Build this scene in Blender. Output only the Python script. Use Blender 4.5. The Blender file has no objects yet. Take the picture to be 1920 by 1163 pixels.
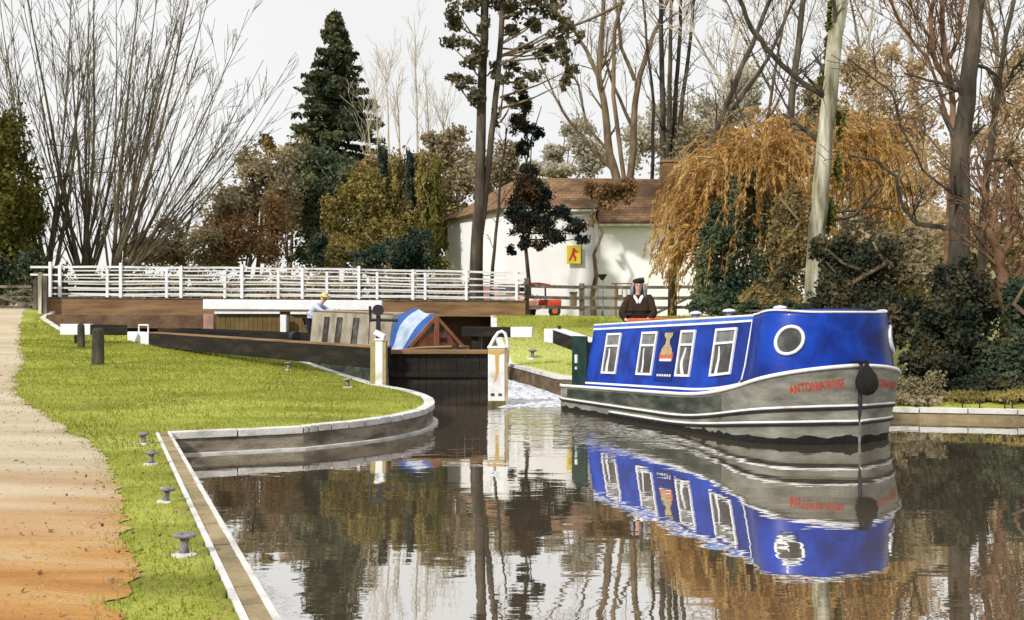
import bpy, math, random
import numpy as np
from math import radians as R, sin, cos, pi
from mathutils import Vector, Matrix, noise as MN

random.seed(7); RNG = np.random.default_rng(11)
S = bpy.context.scene; COL = S.collection

# ------------------------------------------------------------ camera, sky, sun, exposure
EYE = 1.73; F = 1900.0; HZ = 600.0
cam_d = bpy.data.cameras.new('camera'); cam = bpy.data.objects.new('camera', cam_d); COL.objects.link(cam)
cam.location = (0, 0, EYE); cam.rotation_euler = (R(90), 0, 0)
cam_d.sensor_width = 36; cam_d.lens = 36*F/1920; cam_d.shift_y = 18.5/1920
cam_d.clip_start = 0.1; cam_d.clip_end = 2000
S.camera = cam
W = bpy.data.worlds.new('World'); S.world = W; W.use_nodes = True
nt = W.node_tree; nt.nodes.clear()
out = nt.nodes.new('ShaderNodeOutputWorld'); mx = nt.nodes.new('ShaderNodeMixShader')
b1 = nt.nodes.new('ShaderNodeBackground'); b2 = nt.nodes.new('ShaderNodeBackground')
sky = nt.nodes.new('ShaderNodeTexSky'); sky.sky_type = 'NISHITA'; sky.sun_disc = False
SUN_EL, SUN_AZ = 35.0, 219.0
sky.sun_elevation = R(SUN_EL); sky.sun_rotation = R(SUN_AZ)
b1.inputs[1].default_value = 0.12; nt.links.new(sky.outputs[0], b1.inputs[0])
tc = nt.nodes.new('ShaderNodeTexCoord'); nz = nt.nodes.new('ShaderNodeTexNoise'); rp = nt.nodes.new('ShaderNodeValToRGB')
nz.inputs['Scale'].default_value = 3.0; nz.inputs['Detail'].default_value = 5
rp.color_ramp.elements[0].position = .3; rp.color_ramp.elements[0].color = (.92, .915, .90, 1)
rp.color_ramp.elements[1].position = .7; rp.color_ramp.elements[1].color = (.99, .985, .97, 1)
nt.links.new(tc.outputs['Generated'], nz.inputs['Vector']); nt.links.new(nz.outputs[0], rp.inputs[0])
nt.links.new(rp.outputs[0], b2.inputs[0]); b2.inputs[1].default_value = 1.0
mx.inputs[0].default_value = .93
nt.links.new(b1.outputs[0], mx.inputs[1]); nt.links.new(b2.outputs[0], mx.inputs[2]); nt.links.new(mx.outputs[0], out.inputs[0])
sun_d = bpy.data.lights.new('sun', 'SUN'); sun_d.energy = 3.6; sun_d.angle = R(3.0); sun_d.color = (1, .955, .88)
sun = bpy.data.objects.new('sun', sun_d); COL.objects.link(sun); sun.location = (-20, -20, 30)
_to = Vector((sin(R(SUN_AZ))*cos(R(SUN_EL)), cos(R(SUN_AZ))*cos(R(SUN_EL)), sin(R(SUN_EL))))
sun.rotation_euler = (-_to).to_track_quat('-Z', 'Y').to_euler()
S.view_settings.view_transform = 'Standard'; S.view_settings.look = 'None'
S.view_settings.exposure = 0.0; S.view_settings.gamma = 1.0
S.cycles.max_bounces = 6; S.cycles.diffuse_bounces = 2; S.cycles.glossy_bounces = 3; S.cycles.transparent_max_bounces = 6
S.cycles.caustics_reflective = False; S.cycles.caustics_refractive = False

# ------------------------------------------------------------ helpers
def P(px, py, d):
    return Vector(((px-960)*d/F, d, EYE + (HZ-py)*d/F))
def sm(t): t = max(0.0, min(1.0, t)); return t*t*(3-2*t)

def tag(o, label=None, cat=None, group=None, kind=None):
    if label: o['label'] = label
    if cat: o['category'] = cat
    if group: o['group'] = group
    if kind: o['kind'] = kind
    return o
def empty(name, loc=(0, 0, 0), rz=0, label=None, cat=None, group=None):
    o = bpy.data.objects.new(name, None); COL.objects.link(o); o.location = loc; o.rotation_euler = (0, 0, rz)
    o.empty_display_size = .2
    return tag(o, label, cat, group)
def copy_tree(o, parent=None):
    c = o.copy(); COL.objects.link(c); c.parent = parent
    for ch in list(o.children): copy_tree(ch, c)
    return c

def mat(name, cols, scale=2.0, rough=.8, bump=.0, bscale=None, detail=6, spec=.3, stretch=(1, 1, 1), dist=0.0, pos=None, metallic=0.0, coat=0.0):
    m = bpy.data.materials.new(name); m.use_nodes = True; t = m.node_tree; n = t.nodes; l = t.links
    bs = n['Principled BSDF']; bs.inputs['Roughness'].default_value = rough; bs.inputs['Specular IOR Level'].default_value = spec
    bs.inputs['Metallic'].default_value = metallic; bs.inputs['Coat Weight'].default_value = coat
    tcn = n.new('ShaderNodeTexCoord'); mp = n.new('ShaderNodeMapping'); mp.inputs['Scale'].default_value = stretch
    l.new(tcn.outputs['Object'], mp.inputs[0])
    no = n.new('ShaderNodeTexNoise'); no.inputs['Scale'].default_value = scale; no.inputs['Detail'].default_value = detail
    no.inputs['Roughness'].default_value = .6; no.inputs['Distortion'].default_value = dist
    l.new(mp.outputs[0], no.inputs['Vector'])
    cr = n.new('ShaderNodeValToRGB'); l.new(no.outputs[0], cr.inputs[0])
    k = len(cols); e = cr.color_ramp.elements
    while len(e) < k: e.new(.5)
    for i, c in enumerate(cols):
        e[i].position = pos[i] if pos else (.5 if k == 1 else .32 + .36*i/(k-1)); e[i].color = (*c, 1)
    l.new(cr.outputs[0], bs.inputs['Base Color'])
    if bump:
        bn = n.new('ShaderNodeTexNoise'); bn.inputs['Scale'].default_value = bscale or scale*8; bn.inputs['Detail'].default_value = 4
        l.new(mp.outputs[0], bn.inputs['Vector'])
        bu = n.new('ShaderNodeBump'); bu.inputs['Strength'].default_value = bump; bu.inputs['Distance'].default_value = .02
        l.new(bn.outputs[0], bu.inputs['Height']); l.new(bu.outputs[0], bs.inputs['Normal'])
    return m
def leafmat(name, cols, scale=.6, trans=.25, fine=6.0):
    """foliage: two noises so clumps and leaves both vary; a little translucency"""
    m = mat(name, cols, scale, rough=.75, spec=.15, detail=8)
    t = m.node_tree; n = t.nodes; l = t.links; bs = n['Principled BSDF']
    tr = n.new('ShaderNodeBsdfTranslucent'); ms = n.new('ShaderNodeMixShader'); ms.inputs[0].default_value = trans
    src = bs.inputs['Base Color'].links[0].from_socket
    l.new(src, tr.inputs[0]); l.new(bs.outputs[0], ms.inputs[1]); l.new(tr.outputs[0], ms.inputs[2])
    l.new(ms.outputs[0], n['Material Output'].inputs[0])
    return m

class MB:
    def __init__(s): s.v = []; s.f = []
    def add(s, vs, fs):
        b = len(s.v); s.v.extend([tuple(v) for v in vs]); s.f.extend([tuple(i+b for i in f) for f in fs]); return s
    def box(s, c, size, rz=0, ry=0, bev=0):
        x, y, z = [a/2 for a in size]; M = Matrix.Rotation(rz, 3, 'Z') @ Matrix.Rotation(ry, 3, 'Y')
        vs = [M @ Vector((i*x, j*y, k*z)) + Vector(c) for i in (-1, 1) for j in (-1, 1) for k in (-1, 1)]
        return s.add(vs, [(0,1,3,2), (4,6,7,5), (0,4,5,1), (2,3,7,6), (0,2,6,4), (1,5,7,3)])
    def beam(s, p0, p1, w, h, h1=None):
        """square timber from p0 to p1: w wide across, h high"""
        p0 = Vector(p0); p1 = Vector(p1); d = (p1-p0); dx = Vector((d.y, -d.x, 0))
        if dx.length < 1e-6: dx = Vector((1, 0, 0))
        dx.normalize(); up = dx.cross(d).normalized(); h1 = h1 or h
        vs = []
        for p, hh in ((p0, h), (p1, h1)):
            for a, b in ((-1, -1), (1, -1), (1, 1), (-1, 1)): vs.append(p + dx*a*w/2 + up*b*hh/2)
        return s.add(vs, [(0,3,2,1), (4,5,6,7), (0,1,5,4), (1,2,6,5), (2,3,7,6), (3,0,4,7)])
    def tube(s, pts, rad, n=6, cap=True):
        pts = [Vector(p) for p in pts]
        if not isinstance(rad, (list, tuple)): rad = [rad]*len(pts)
        vs = []; ref = None
        for i, p in enumerate(pts):
            t = (pts[min(i+1, len(pts)-1)] - pts[max(i-1, 0)])
            if t.length < 1e-9: t = Vector((0, 0, 1))
            t.normalize()
            if ref is None: ref = t.orthogonal().normalized()
            a = ref - t*ref.dot(t)
            if a.length < 1e-4: a = t.orthogonal()
            a.normalize(); b = t.cross(a); ref = a
            for k in range(n):
                th = 2*pi*k/n; vs.append(p + (a*cos(th) + b*sin(th))*rad[i])
        fs = []
        for i in range(len(pts)-1):
            for k in range(n):
                k2 = (k+1) % n; fs.append((i*n+k, i*n+k2, (i+1)*n+k2, (i+1)*n+k))
        if cap:
            fs.append(tuple(range(n-1, -1, -1))); fs.append(tuple((len(pts)-1)*n+k for k in range(n)))
        return s.add(vs, fs)
    def lathe(s, prof, c=(0, 0, 0), n=20):
        vs = [(c[0]+r*cos(2*pi*k/n), c[1]+r*sin(2*pi*k/n), c[2]+z) for r, z in prof for k in range(n)]
        fs = [(i*n+k, i*n+(k+1) % n, (i+1)*n+(k+1) % n, (i+1)*n+k) for i in range(len(prof)-1) for k in range(n)]
        fs.append(tuple(range(n-1, -1, -1))); fs.append(tuple((len(prof)-1)*n+k for k in range(n)))
        return s.add(vs, fs)
    def grid(s, rows, close=False):
        n = len(rows[0]); vs = [v for r in rows for v in r]; fs = []
        for i in range(len(rows)-1):
            for k in range(n-1 + (1 if close else 0)):
                k2 = (k+1) % n; fs.append((i*n+k, i*n+k2, (i+1)*n+k2, (i+1)*n+k))
        return s.add(vs, fs)
    def ball(s, c, r, nu=12, nv=8, sc=(1, 1, 1)):
        rows = []
        for i in range(nv+1):
            ph = pi*i/nv
            rows.append([(c[0]+r*sc[0]*sin(ph)*cos(2*pi*k/nu), c[1]+r*sc[1]*sin(ph)*sin(2*pi*k/nu), c[2]+r*sc[2]*cos(ph)) for k in range(nu)])
        return s.grid(rows, True)
    def build(s, name, m, parent=None, origin=None, smooth=False, bevel=0, label=None):
        me = bpy.data.meshes.new(name)
        vs = s.v if origin is None else [(v[0]-origin[0], v[1]-origin[1], v[2]-origin[2]) for v in s.v]
        me.from_pydata(vs, [], s.f); me.materials.append(m)
        if smooth: me.polygons.foreach_set('use_smooth', [True]*len(me.polygons))
        o = bpy.data.objects.new(name, me); COL.objects.link(o)
        if parent is not None: o.parent = parent
        elif origin is not None: o.location = origin
        if bevel:
            bv = o.modifiers.new('bevel', 'BEVEL'); bv.width = bevel; bv.segments = 2; bv.limit_method = 'ANGLE'
        if label: o['label'] = label
        return o

def leaves_mesh(name, pts, size, m, parent=None, origin=(0, 0, 0), aspect=1.6, up=0.0, seed=0, droop=None):
    """one leaf-shaped quad (bent kite) per point, random orientation"""
    rng = np.random.default_rng(seed); pts = np.asarray(pts, float); N = len(pts)
    a = rng.normal(size=(N, 3))
    if droop is not None: a = a*.35 + np.asarray(droop)
    a /= np.linalg.norm(a, axis=1)[:, None]+1e-9
    b = rng.normal(size=(N, 3)); b[:, 2] += up; b -= (b*a).sum(1)[:, None]*a; b /= np.linalg.norm(b, axis=1)[:, None]+1e-9
    s = size*rng.uniform(.6, 1.5, N)[:, None]
    v = np.empty((N, 4, 3)); v[:, 0] = pts-a*s*aspect*.5; v[:, 1] = pts+b*s*.5; v[:, 2] = pts+a*s*aspect*.5; v[:, 3] = pts-b*s*.5
    v = v.reshape(-1, 3) - np.asarray(origin)
    me = bpy.data.meshes.new(name); me.vertices.add(N*4); me.vertices.foreach_set('co', v.ravel())
    me.loops.add(N*4); me.loops.foreach_set('vertex_index', np.arange(N*4, dtype=np.int32))
    me.polygons.add(N); me.polygons.foreach_set('loop_start', np.arange(0, N*4, 4, dtype=np.int32))
    me.update(calc_edges=True); me.materials.append(m)
    o = bpy.data.objects.new(name, me); COL.objects.link(o)
    if parent is not None: o.parent = parent
    else: o.location = origin
    return o
def clump_points(clumps, n, seed=0, gap=.35, gs=1.2, shell=.5):
    """leaf points in many small sprays spread through ellipsoid clumps [(x,y,z,rx,ry,rz)]; a noise thins them so that gaps show"""
    rng = np.random.default_rng(seed); sub = []
    for c in clumps:
        k = int(np.clip(10 + 5*(c[3]*c[5])**.5/.5, 12, 46)); R3 = np.array(c[3:6], float)
        d = rng.normal(size=(k, 3)); d /= np.linalg.norm(d, axis=1)[:, None]; rr = rng.uniform(.15, 1.0, k)**.6
        cc = np.array(c[:3], float) + d*rr[:, None]*R3*.86; f = rng.uniform(.16, .34, k)
        for q in range(k): sub.append((*cc[q], *(R3*f[q]), (R3[0]*R3[2])**.8*f[q]**2))
    C = np.array(sub, float); w = C[:, 6]/C[:, 6].sum(); idx = rng.choice(len(C), size=int(n*1.7), p=w)
    p = C[idx, :3] + np.clip(rng.normal(size=(len(idx), 3)), -2.3, 2.3)*C[idx, 3:6]*.72
    q = p*gs; s1 = np.sin(q[:, 0]*2.1+np.sin(q[:, 1]*1.7)*1.3)+np.sin(q[:, 2]*2.6+q[:, 0])+np.sin(q[:, 1]*2.3-q[:, 2]*1.1)
    keep = s1 > np.quantile(s1, gap); keep |= rng.uniform(size=len(p)) < .15
    return p[keep][:n]

# ------------------------------------------------------------ materials
M = {}
M['white_paint'] = mat('white_paint', [(.72, .74, .78), (.86, .87, .9)], 3, .55, .15)
M['white_worn'] = mat('white_worn', [(.55, .50, .40), (.78, .78, .78), (.84, .85, .88)], 2.2, .6, .2, pos=[.30, .42, .7])
M['timber_brown'] = mat('timber_brown', [(.13, .075, .035), (.24, .14, .068), (.32, .19, .095)], 1.2, .8, .5, stretch=(.5, 1, 4))
M['timber_dark'] = mat('timber_dark', [(.005, .004, .0035), (.011, .008, .006), (.035, .025, .016)], 1.8, .75, .5, stretch=(.6, .6, 3))
M['timber_grey'] = mat('timber_grey', [(.05, .045, .035), (.12, .10, .08), (.22, .19, .15)], 5, .85, .6, stretch=(1, 1, .3))
M['post_dark'] = mat('post_dark', [(.022, .022, .016), (.06, .055, .04), (.12, .11, .08)], 6, .85, .7, stretch=(1, 1, .3))
M['wood_red'] = mat('wood_red', [(.20, .07, .03), (.34, .14, .07)], 4, .6, .2)
M['black_iron'] = mat('black_iron', [(.008, .008, .011), (.03, .03, .036)], 5, .5, .2)
M['iron_grey'] = mat('iron_grey', [(.06, .055, .065), (.22, .21, .23), (.38, .37, .39)], 14, .55, .3)
M['stone_tan'] = mat('stone_tan', [(.17, .13, .075), (.30, .235, .13), (.40, .33, .20)], 2.2, .85, .6, bscale=30)
M['stone_pale'] = mat('stone_pale', [(.42, .40, .37), (.66, .65, .63), (.76, .76, .76)], 3, .8, .4, bscale=30)
M['wall_brown'] = mat('wall_brown', [(.055, .038, .022), (.13, .09, .055), (.22, .165, .11)], 1.8, .85, .7, bscale=20, stretch=(1, 1, 2.5))
M['wall_grey'] = mat('wall_grey', [(.09, .075, .055), (.27, .23, .18), (.40, .36, .29)], 1.6, .85, .6, bscale=20, stretch=(1, 1, 2.5))
M['brick_pink'] = mat('brick_pink', [(.28, .16, .11), (.46, .29, .22)], 4, .85, .4)
M['blue'] = mat('blue', [(.001, .013, .13), (.001, .027, .27), (.003, .052, .44)], 1.4, .38, .05, spec=.22, detail=8, dist=.6, coat=.12, pos=[.36, .48, .62])
M['blue_dark'] = mat('blue_dark', [(.002, .010, .09), (.004, .022, .20)], 2.2, .4, .05, spec=.25)
M['blue_light'] = mat('blue_light', [(.03, .10, .48), (.07, .19, .66)], 3, .4, .05)
M['hull_grey'] = mat('hull_grey', [(.11, .105, .085), (.22, .215, .18), (.34, .34, .295)], 1.8, .5, .25, stretch=(1, 1, 3), spec=.4)
M['hull_dark'] = mat('hull_dark', [(.012, .02, .016), (.045, .055, .042), (.13, .135, .105)], 2.2, .45, .2, stretch=(1, 1, 2), spec=.4)
M['green_door'] = mat('green_door', [(.004, .022, .02), (.012, .05, .04)], 4, .45)
M['glass'] = mat('glass', [(.012, .012, .012), (.05, .048, .045), (.16, .155, .15)], 3.4, .12, 0, spec=.6)
M['glass_grey'] = mat('glass_grey', [(.10, .10, .10), (.22, .23, .23)], 6, .15, 0, spec=.6)
M['curtain'] = mat('curtain', [(.6, .6, .6), (.78, .78, .78)], 7, .8)
M['red'] = mat('red', [(.45, .035, .02), (.62, .08, .04)], 6, .5)
M['orange'] = mat('orange', [(.50, .09, .03), (.66, .16, .06)], 5, .5)
M['tan'] = mat('tan', [(.35, .26, .14), (.52, .41, .24)], 9, .6)
M['yellow'] = mat('yellow', [(.72, .56, .03), (.80, .66, .08)], 8, .5)
M['rope_black'] = mat('rope_black', [(.004, .004, .004), (.025, .022, .02)], 26, .9, .9)
M['grey_cabin'] = mat('grey_cabin', [(.20, .165, .12), (.34, .295, .23), (.42, .375, .30)], 2, .55, .1)
M['canvas_blue'] = mat('canvas_blue', [(.02, .06, .22), (.04, .12, .38)], 3, .8, .2)
M['canvas_white'] = mat('canvas_white', [(.24, .32, .45), (.50, .56, .66)], 3, .8, .2)
M['house_white'] = mat('house_white', [(.82, .82, .84), (.89, .89, .91)], .8, .85, .2, bscale=12)
M['roof'] = mat('roof', [(.13, .075, .04), (.25, .145, .078), (.36, .22, .125)], .9, .85, .5, bscale=9, detail=8)
M['skin'] = mat('skin', [(.52, .33, .25), (.62, .42, .33)], 8, .6)
M['coat_brown'] = mat('coat_brown', [(.014, .008, .004), (.045, .024, .011)], 7, .85, .4)
M['hair_grey'] = mat('hair_grey', [(.10, .11, .14), (.42, .44, .48)], 22, .8, .5, stretch=(1, 1, .3))
M['felt_black'] = mat('felt_black', [(.008, .007, .007), (.03, .025, .022)], 9, .9)
M['jacket_blue'] = mat('jacket_blue', [(.36, .46, .68), (.58, .64, .76)], 6, .8, .3)
M['straw'] = mat('straw', [(.60, .42, .14), (.76, .62, .32)], 12, .8, .4)
M['dark_cloth'] = mat('dark_cloth', [(.006, .007, .01), (.02, .02, .026)], 8, .9)
M['rubber'] = mat('rubber', [(.01, .01, .01), (.03, .03, .03)], 8, .8)
M['pink_red'] = mat('pink_red', [(.50, .22, .18), (.62, .34, .29)], 4, .5)
M['bark_dark'] = mat('bark_dark', [(.018, .015, .012), (.06, .048, .036), (.13, .105, .075)], 3, .9, .7, stretch=(1, 1, .25))
M['bark_brown'] = mat('bark_brown', [(.07, .048, .028), (.16, .115, .07), (.24, .18, .115)], 3, .9, .6, stretch=(1, 1, .3))
M['bark_coppice'] = mat('bark_coppice', [(.04, .034, .025), (.12, .10, .068), (.26, .21, .13)], 1.1, .9, .5)
M['bark_pale'] = mat('bark_pale', [(.09, .085, .05), (.30, .28, .20), (.60, .58, .50)], 2.2, .85, .7, stretch=(1.5, 1.5, .2), pos=[.36, .48, .62])
M['bark_thin'] = mat('bark_thin', [(.36, .31, .24), (.52, .46, .38)], 1.5, .9)  # lightened bark: the fade of distance is put into this colour
M['bark_red'] = mat('bark_red', [(.07, .036, .02), (.15, .08, .045), (.23, .14, .085)], 2, .9, .5)

# water: brown, mirror-like, a slow swell that is stronger behind the boat
def water_material():
    m = bpy.data.materials.new('canal_water'); m.use_nodes = True; t = m.node_tree; n = t.nodes; l = t.links
    n.clear(); o = n.new('ShaderNodeOutputMaterial')
    gl = n.new('ShaderNodeBsdfGlossy'); gl.inputs['Roughness'].default_value = .015; gl.inputs['Color'].default_value = (.93, .92, .90, 1)
    df = n.new('ShaderNodeBsdfDiffuse'); df.inputs['Color'].default_value = (.23, .18, .125, 1)
    lw = n.new('ShaderNodeLayerWeight'); lw.inputs['Blend'].default_value = .5
    mr = n.new('ShaderNodeMapRange'); mr.inputs['From Min'].default_value = .3; mr.inputs['From Max'].default_value = .95
    mr.inputs['To Min'].default_value = .62; mr.inputs['To Max'].default_value = .93
    l.new(lw.outputs['Facing'], mr.inputs['Value'])
    ms = n.new('ShaderNodeMixShader'); l.new(mr.outputs[0], ms.inputs[0]); l.new(df.outputs[0], ms.inputs[1]); l.new(gl.outputs[0], ms.inputs[2])
    tcn = n.new('ShaderNodeTexCoord')
    def nz(sx, sy, sc, det):
        mp = n.new('ShaderNodeMapping'); mp.inputs['Scale'].default_value = (sx, sy, 1); l.new(tcn.outputs['Object'], mp.inputs[0])
        q = n.new('ShaderNodeTexNoise'); q.inputs['Scale'].default_value = sc; q.inputs['Detail'].default_value = det; l.new(mp.outputs[0], q.inputs['Vector']); return q
    a = nz(.5, 1.3, 1.6, 3); b = nz(.8, 2.0, 6.0, 2)
    # wake region around the stern of the boat
    vd = n.new('ShaderNodeVectorMath'); vd.operation = 'DISTANCE'; vd.inputs[1].default_value = (1.2, 18.6, 0); l.new(tcn.outputs['Object'], vd.inputs[0])
    wr = n.new('ShaderNodeMapRange'); wr.inputs['From Min'].default_value = 1.2; wr.inputs['From Max'].default_value = 6.5
    wr.inputs['To Min'].default_value = 1.0; wr.inputs['To Max'].default_value = .0; l.new(vd.outputs['Value'], wr.inputs['Value'])
    ad = n.new('ShaderNodeMath'); ad.operation = 'MULTIPLY_ADD'; l.new(b.outputs[0], ad.inputs[0]); ad.inputs[1].default_value = .10; l.new(a.outputs[0], ad.inputs[2])
    bu = n.new('ShaderNodeBump'); bu.inputs['Distance'].default_value = .05
    st = n.new('ShaderNodeMath'); st.operation = 'MULTIPLY_ADD'; l.new(wr.outputs[0], st.inputs[0]); st.inputs[1].default_value = .50; st.inputs[2].default_value = .05
    l.new(st.outputs[0], bu.inputs['Strength']); l.new(ad.outputs[0], bu.inputs['Height'])
    l.new(bu.outputs[0], gl.inputs['Normal']); l.new(ms.outputs[0], o.inputs[0])
    return m
M['water'] = water_material()

def pale_side(m):
    """the far lawn is a thinner, straw coloured grass"""
    t = m.node_tree; n = t.nodes; l = t.links; cr = n['Color Ramp']; bs = n['Principled BSDF']
    tcn = n.new('ShaderNodeTexCoord'); sx = n.new('ShaderNodeSeparateXYZ'); l.new(tcn.outputs['Object'], sx.inputs[0])
    a = n.new('ShaderNodeMapRange'); a.inputs['From Min'].default_value = -3.2; a.inputs['From Max'].default_value = -1.6; l.new(sx.outputs[0], a.inputs['Value'])
    b = n.new('ShaderNodeMapRange'); b.inputs['From Min'].default_value = 19.0; b.inputs['From Max'].default_value = 21.0; l.new(sx.outputs[1], b.inputs['Value'])
    c = n.new('ShaderNodeMapRange'); c.inputs['From Min'].default_value = 35.0; c.inputs['From Max'].default_value = 31.0; l.new(sx.outputs[1], c.inputs['Value'])
    q = n.new('ShaderNodeMath'); q.operation = 'MULTIPLY'; l.new(a.outputs[0], q.inputs[0]); l.new(b.outputs[0], q.inputs[1])
    q2 = n.new('ShaderNodeMath'); q2.operation = 'MULTIPLY'; l.new(q.outputs[0], q2.inputs[0]); l.new(c.outputs[0], q2.inputs[1])
    q3 = n.new('ShaderNodeMath'); q3.operation = 'MULTIPLY'; l.new(q2.outputs[0], q3.inputs[0]); q3.inputs[1].default_value = .8
    mi = n.new('ShaderNodeMix'); mi.data_type = 'RGBA'; l.new(q3.outputs[0], mi.inputs[0]); l.new(cr.outputs[0], mi.inputs[6]); mi.inputs[7].default_value = (.60, .64, .22, 1)
    l.new(mi.outputs[2], bs.inputs['Base Color'])
    for nd in n:
        if nd.type == 'BSDF_TRANSLUCENT': l.new(mi.outputs[2], nd.inputs[0])
    return m

# ------------------------------------------------------------ canal plan and land
LEFT_EDGE = [(5.15, -10), (.917, 0), (-1.13, 4.83), (-4.38, 12.9)]
ISLAND_EDGE = [(-4.38, 12.9), (-2.8, 13.6), (-1.98, 14.45), (-1.47, 15.5), (-1.28, 16.6), (-1.42, 17.9), (-1.95, 19.0), (-2.75, 20.15), (-4.4, 23.6), (-6, 27), (-9.3, 29.6), (-10.6, 31.6), (-14.3, 32.3), (-15.7, 34.0), (-15.9, 37.0)]
RIGHT_EDGE = [(-.8, 39.8), (-.7, 35.0), (-.16, 30.4), (1.05, 23.5), (2.6, 22.4), (4.4, 20.6), (6.3, 17.75), (8.6, 17.25), (14, 16.9), (30, 16)]
POLY = LEFT_EDGE + ISLAND_EDGE[1:] + RIGHT_EDGE + [(30, -10)]
PA = np.array(POLY, float)
def poly_sd(x, y):
    """signed distance to the canal outline, negative inside"""
    x = np.asarray(x, float); y = np.asarray(y, float); d = np.full(x.shape, 1e9); ins = np.zeros(x.shape, bool)
    n = len(PA)
    for i in range(n):
        ax, ay = PA[i]; bx, by = PA[(i+1) % n]; ex, ey = bx-ax, by-ay
        t = np.clip(((x-ax)*ex+(y-ay)*ey)/(ex*ex+ey*ey), 0, 1)
        d = np.minimum(d, np.hypot(x-ax-t*ex, y-ay-t*ey))
        c = ((ay > y) != (by > y)) & (x < (bx-ax)*(y-ay)/((by-ay) if by != ay else 1e-9)+ax)
        ins ^= c
    return np.where(ins, -d, d)
def land_z(x, y):
    x = np.asarray(x, float); y = np.asarray(y, float); d = np.maximum(poly_sd(x, y), 0)
    zl = np.interp(y, [0, 13, 17, 20, 24, 27, 31, 35, 42], [.28, .29, .34, .46, .64, .80, 1.10, 2.05, 2.15]) + np.minimum(d, 8)*.018
    A = .44 + np.interp(d, [0, 2, 9, 14, 30], [0, .12, 1.2, 1.42, 1.6]); B = np.interp(y, [30.5, 36.5], [.44, 1.88])
    zr = np.maximum(A, B) - .24*np.clip((x-2.5)/4, 0, 1)*np.clip(1-d/10, 0, 1)
    zr = np.where(y > 30.5, np.maximum(zr, B), zr)
    w = np.clip((x+5)/4, 0, 1); w = np.where(y < 20, (x > 2.6).astype(float), np.where(y < 33, (x > -2.65).astype(float), w))
    z = zl*(1-w) + zr*w
    z = z + .025*np.sin(x*.9+1)*np.sin(y*.7)*np.clip(d/2, 0, 1)
    return z
def gz(x, y): return float(land_z(np.array([x]), np.array([y]))[0])
def hit(px, py):
    """point where the sight line through this pixel meets the land"""
    for d in np.arange(3, 60, .05):
        p = P(px, py, d)
        if p.z <= gz(p.x, p.y): return Vector((p.x, p.y, gz(p.x, p.y)))
    return P(px, py, 40)

def axis(lo, hi, fine, far):
    a = list(np.arange(lo, hi, fine)); s = fine; p = hi
    while p < far: a.append(p); s *= 1.25; p += s
    s = fine; p = lo; pre = []
    while p > -far: p -= s; s *= 1.25; pre.append(p)
    return np.array(pre[::-1] + a)
xs = axis(-20, 12, .12, 700); ys = axis(2.5, 37, .12, 700)
GX, GY = np.meshgrid(xs, ys); sd = poly_sd(GX, GY); GZ = np.where(sd > .045, land_z(GX, GY) - .004, -.9)
nx, ny = len(xs), len(ys)
vv = np.stack([GX.ravel(), GY.ravel(), GZ.ravel()], 1)
i0 = (np.arange(ny-1)[:, None]*nx + np.arange(nx-1)[None]).ravel()
ff = np.stack([i0, i0+1, i0+nx+1, i0+nx], 1)
me = bpy.data.meshes.new('ground'); me.vertices.add(len(vv)); me.vertices.foreach_set('co', vv.ravel())
me.loops.add(ff.size); me.loops.foreach_set('vertex_index', ff.ravel().astype(np.int32)); me.polygons.add(len(ff))
me.polygons.foreach_set('loop_start', np.arange(0, ff.size, 4, dtype=np.int32)); me.update(calc_edges=True)
me.polygons.foreach_set('use_smooth', [True]*len(ff))
M['grass_ground'] = mat('grass_ground', [(.15, .165, .022), (.25, .27, .038), (.34, .365, .06), (.44, .45, .11)], .55, .9, .5, bscale=40, detail=10, stretch=(.6, 1.5, 1), dist=.5)
pale_side(M['grass_ground']); me.materials.append(M['grass_ground'])
ground = bpy.data.objects.new('ground', me); COL.objects.link(ground); tag(ground, kind='structure')
wt = MB().add([(-17, -30, 0), (60, -30, 0), (60, 40.5, 0), (-17, 40.5, 0)], [(0, 1, 2, 3)]).build('water', M['water']); tag(wt, kind='structure')

# towpath: pale gravel far off, orange earth near, ragged grass edge
def path_edge(y):
    e = float(np.interp(y, [-12, 0, 4.6, 6, 8.4, 11, 14.6, 17, 20.7, 24, 28, 33, 36, 60, 200],
                        [3.0, -.35, -1.75, -2.25, -3.25, -4.45, -6.7, -8.3, -10.15, -11.5, -13.6, -16.0, -17.3, -27, -90]))
    e += .16*MN.noise((0, y*1.3, 0)) + .10*MN.noise((5, y*5.0, 0)) + .05*MN.noise((9, y*11.0, 0))
    return e
mb = MB(); rows = []
yy = list(np.arange(-12, 12, .045)) + list(np.arange(12, 37, .09)) + [38, 40, 44, 50, 60, 80]
for y in yy:
    e = path_edge(y); x0 = e-14
    xx = [e, e-.12, e-.3, e-.6, e-1, e-1.6, e-2.5, e-4, e-7, e-11]
    z = land_z(np.array(xx), np.full(len(xx), y)) + .004
    rows.append([(a, y, float(b)) for a, b in zip(xx, z)])
mb.grid(rows)
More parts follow.
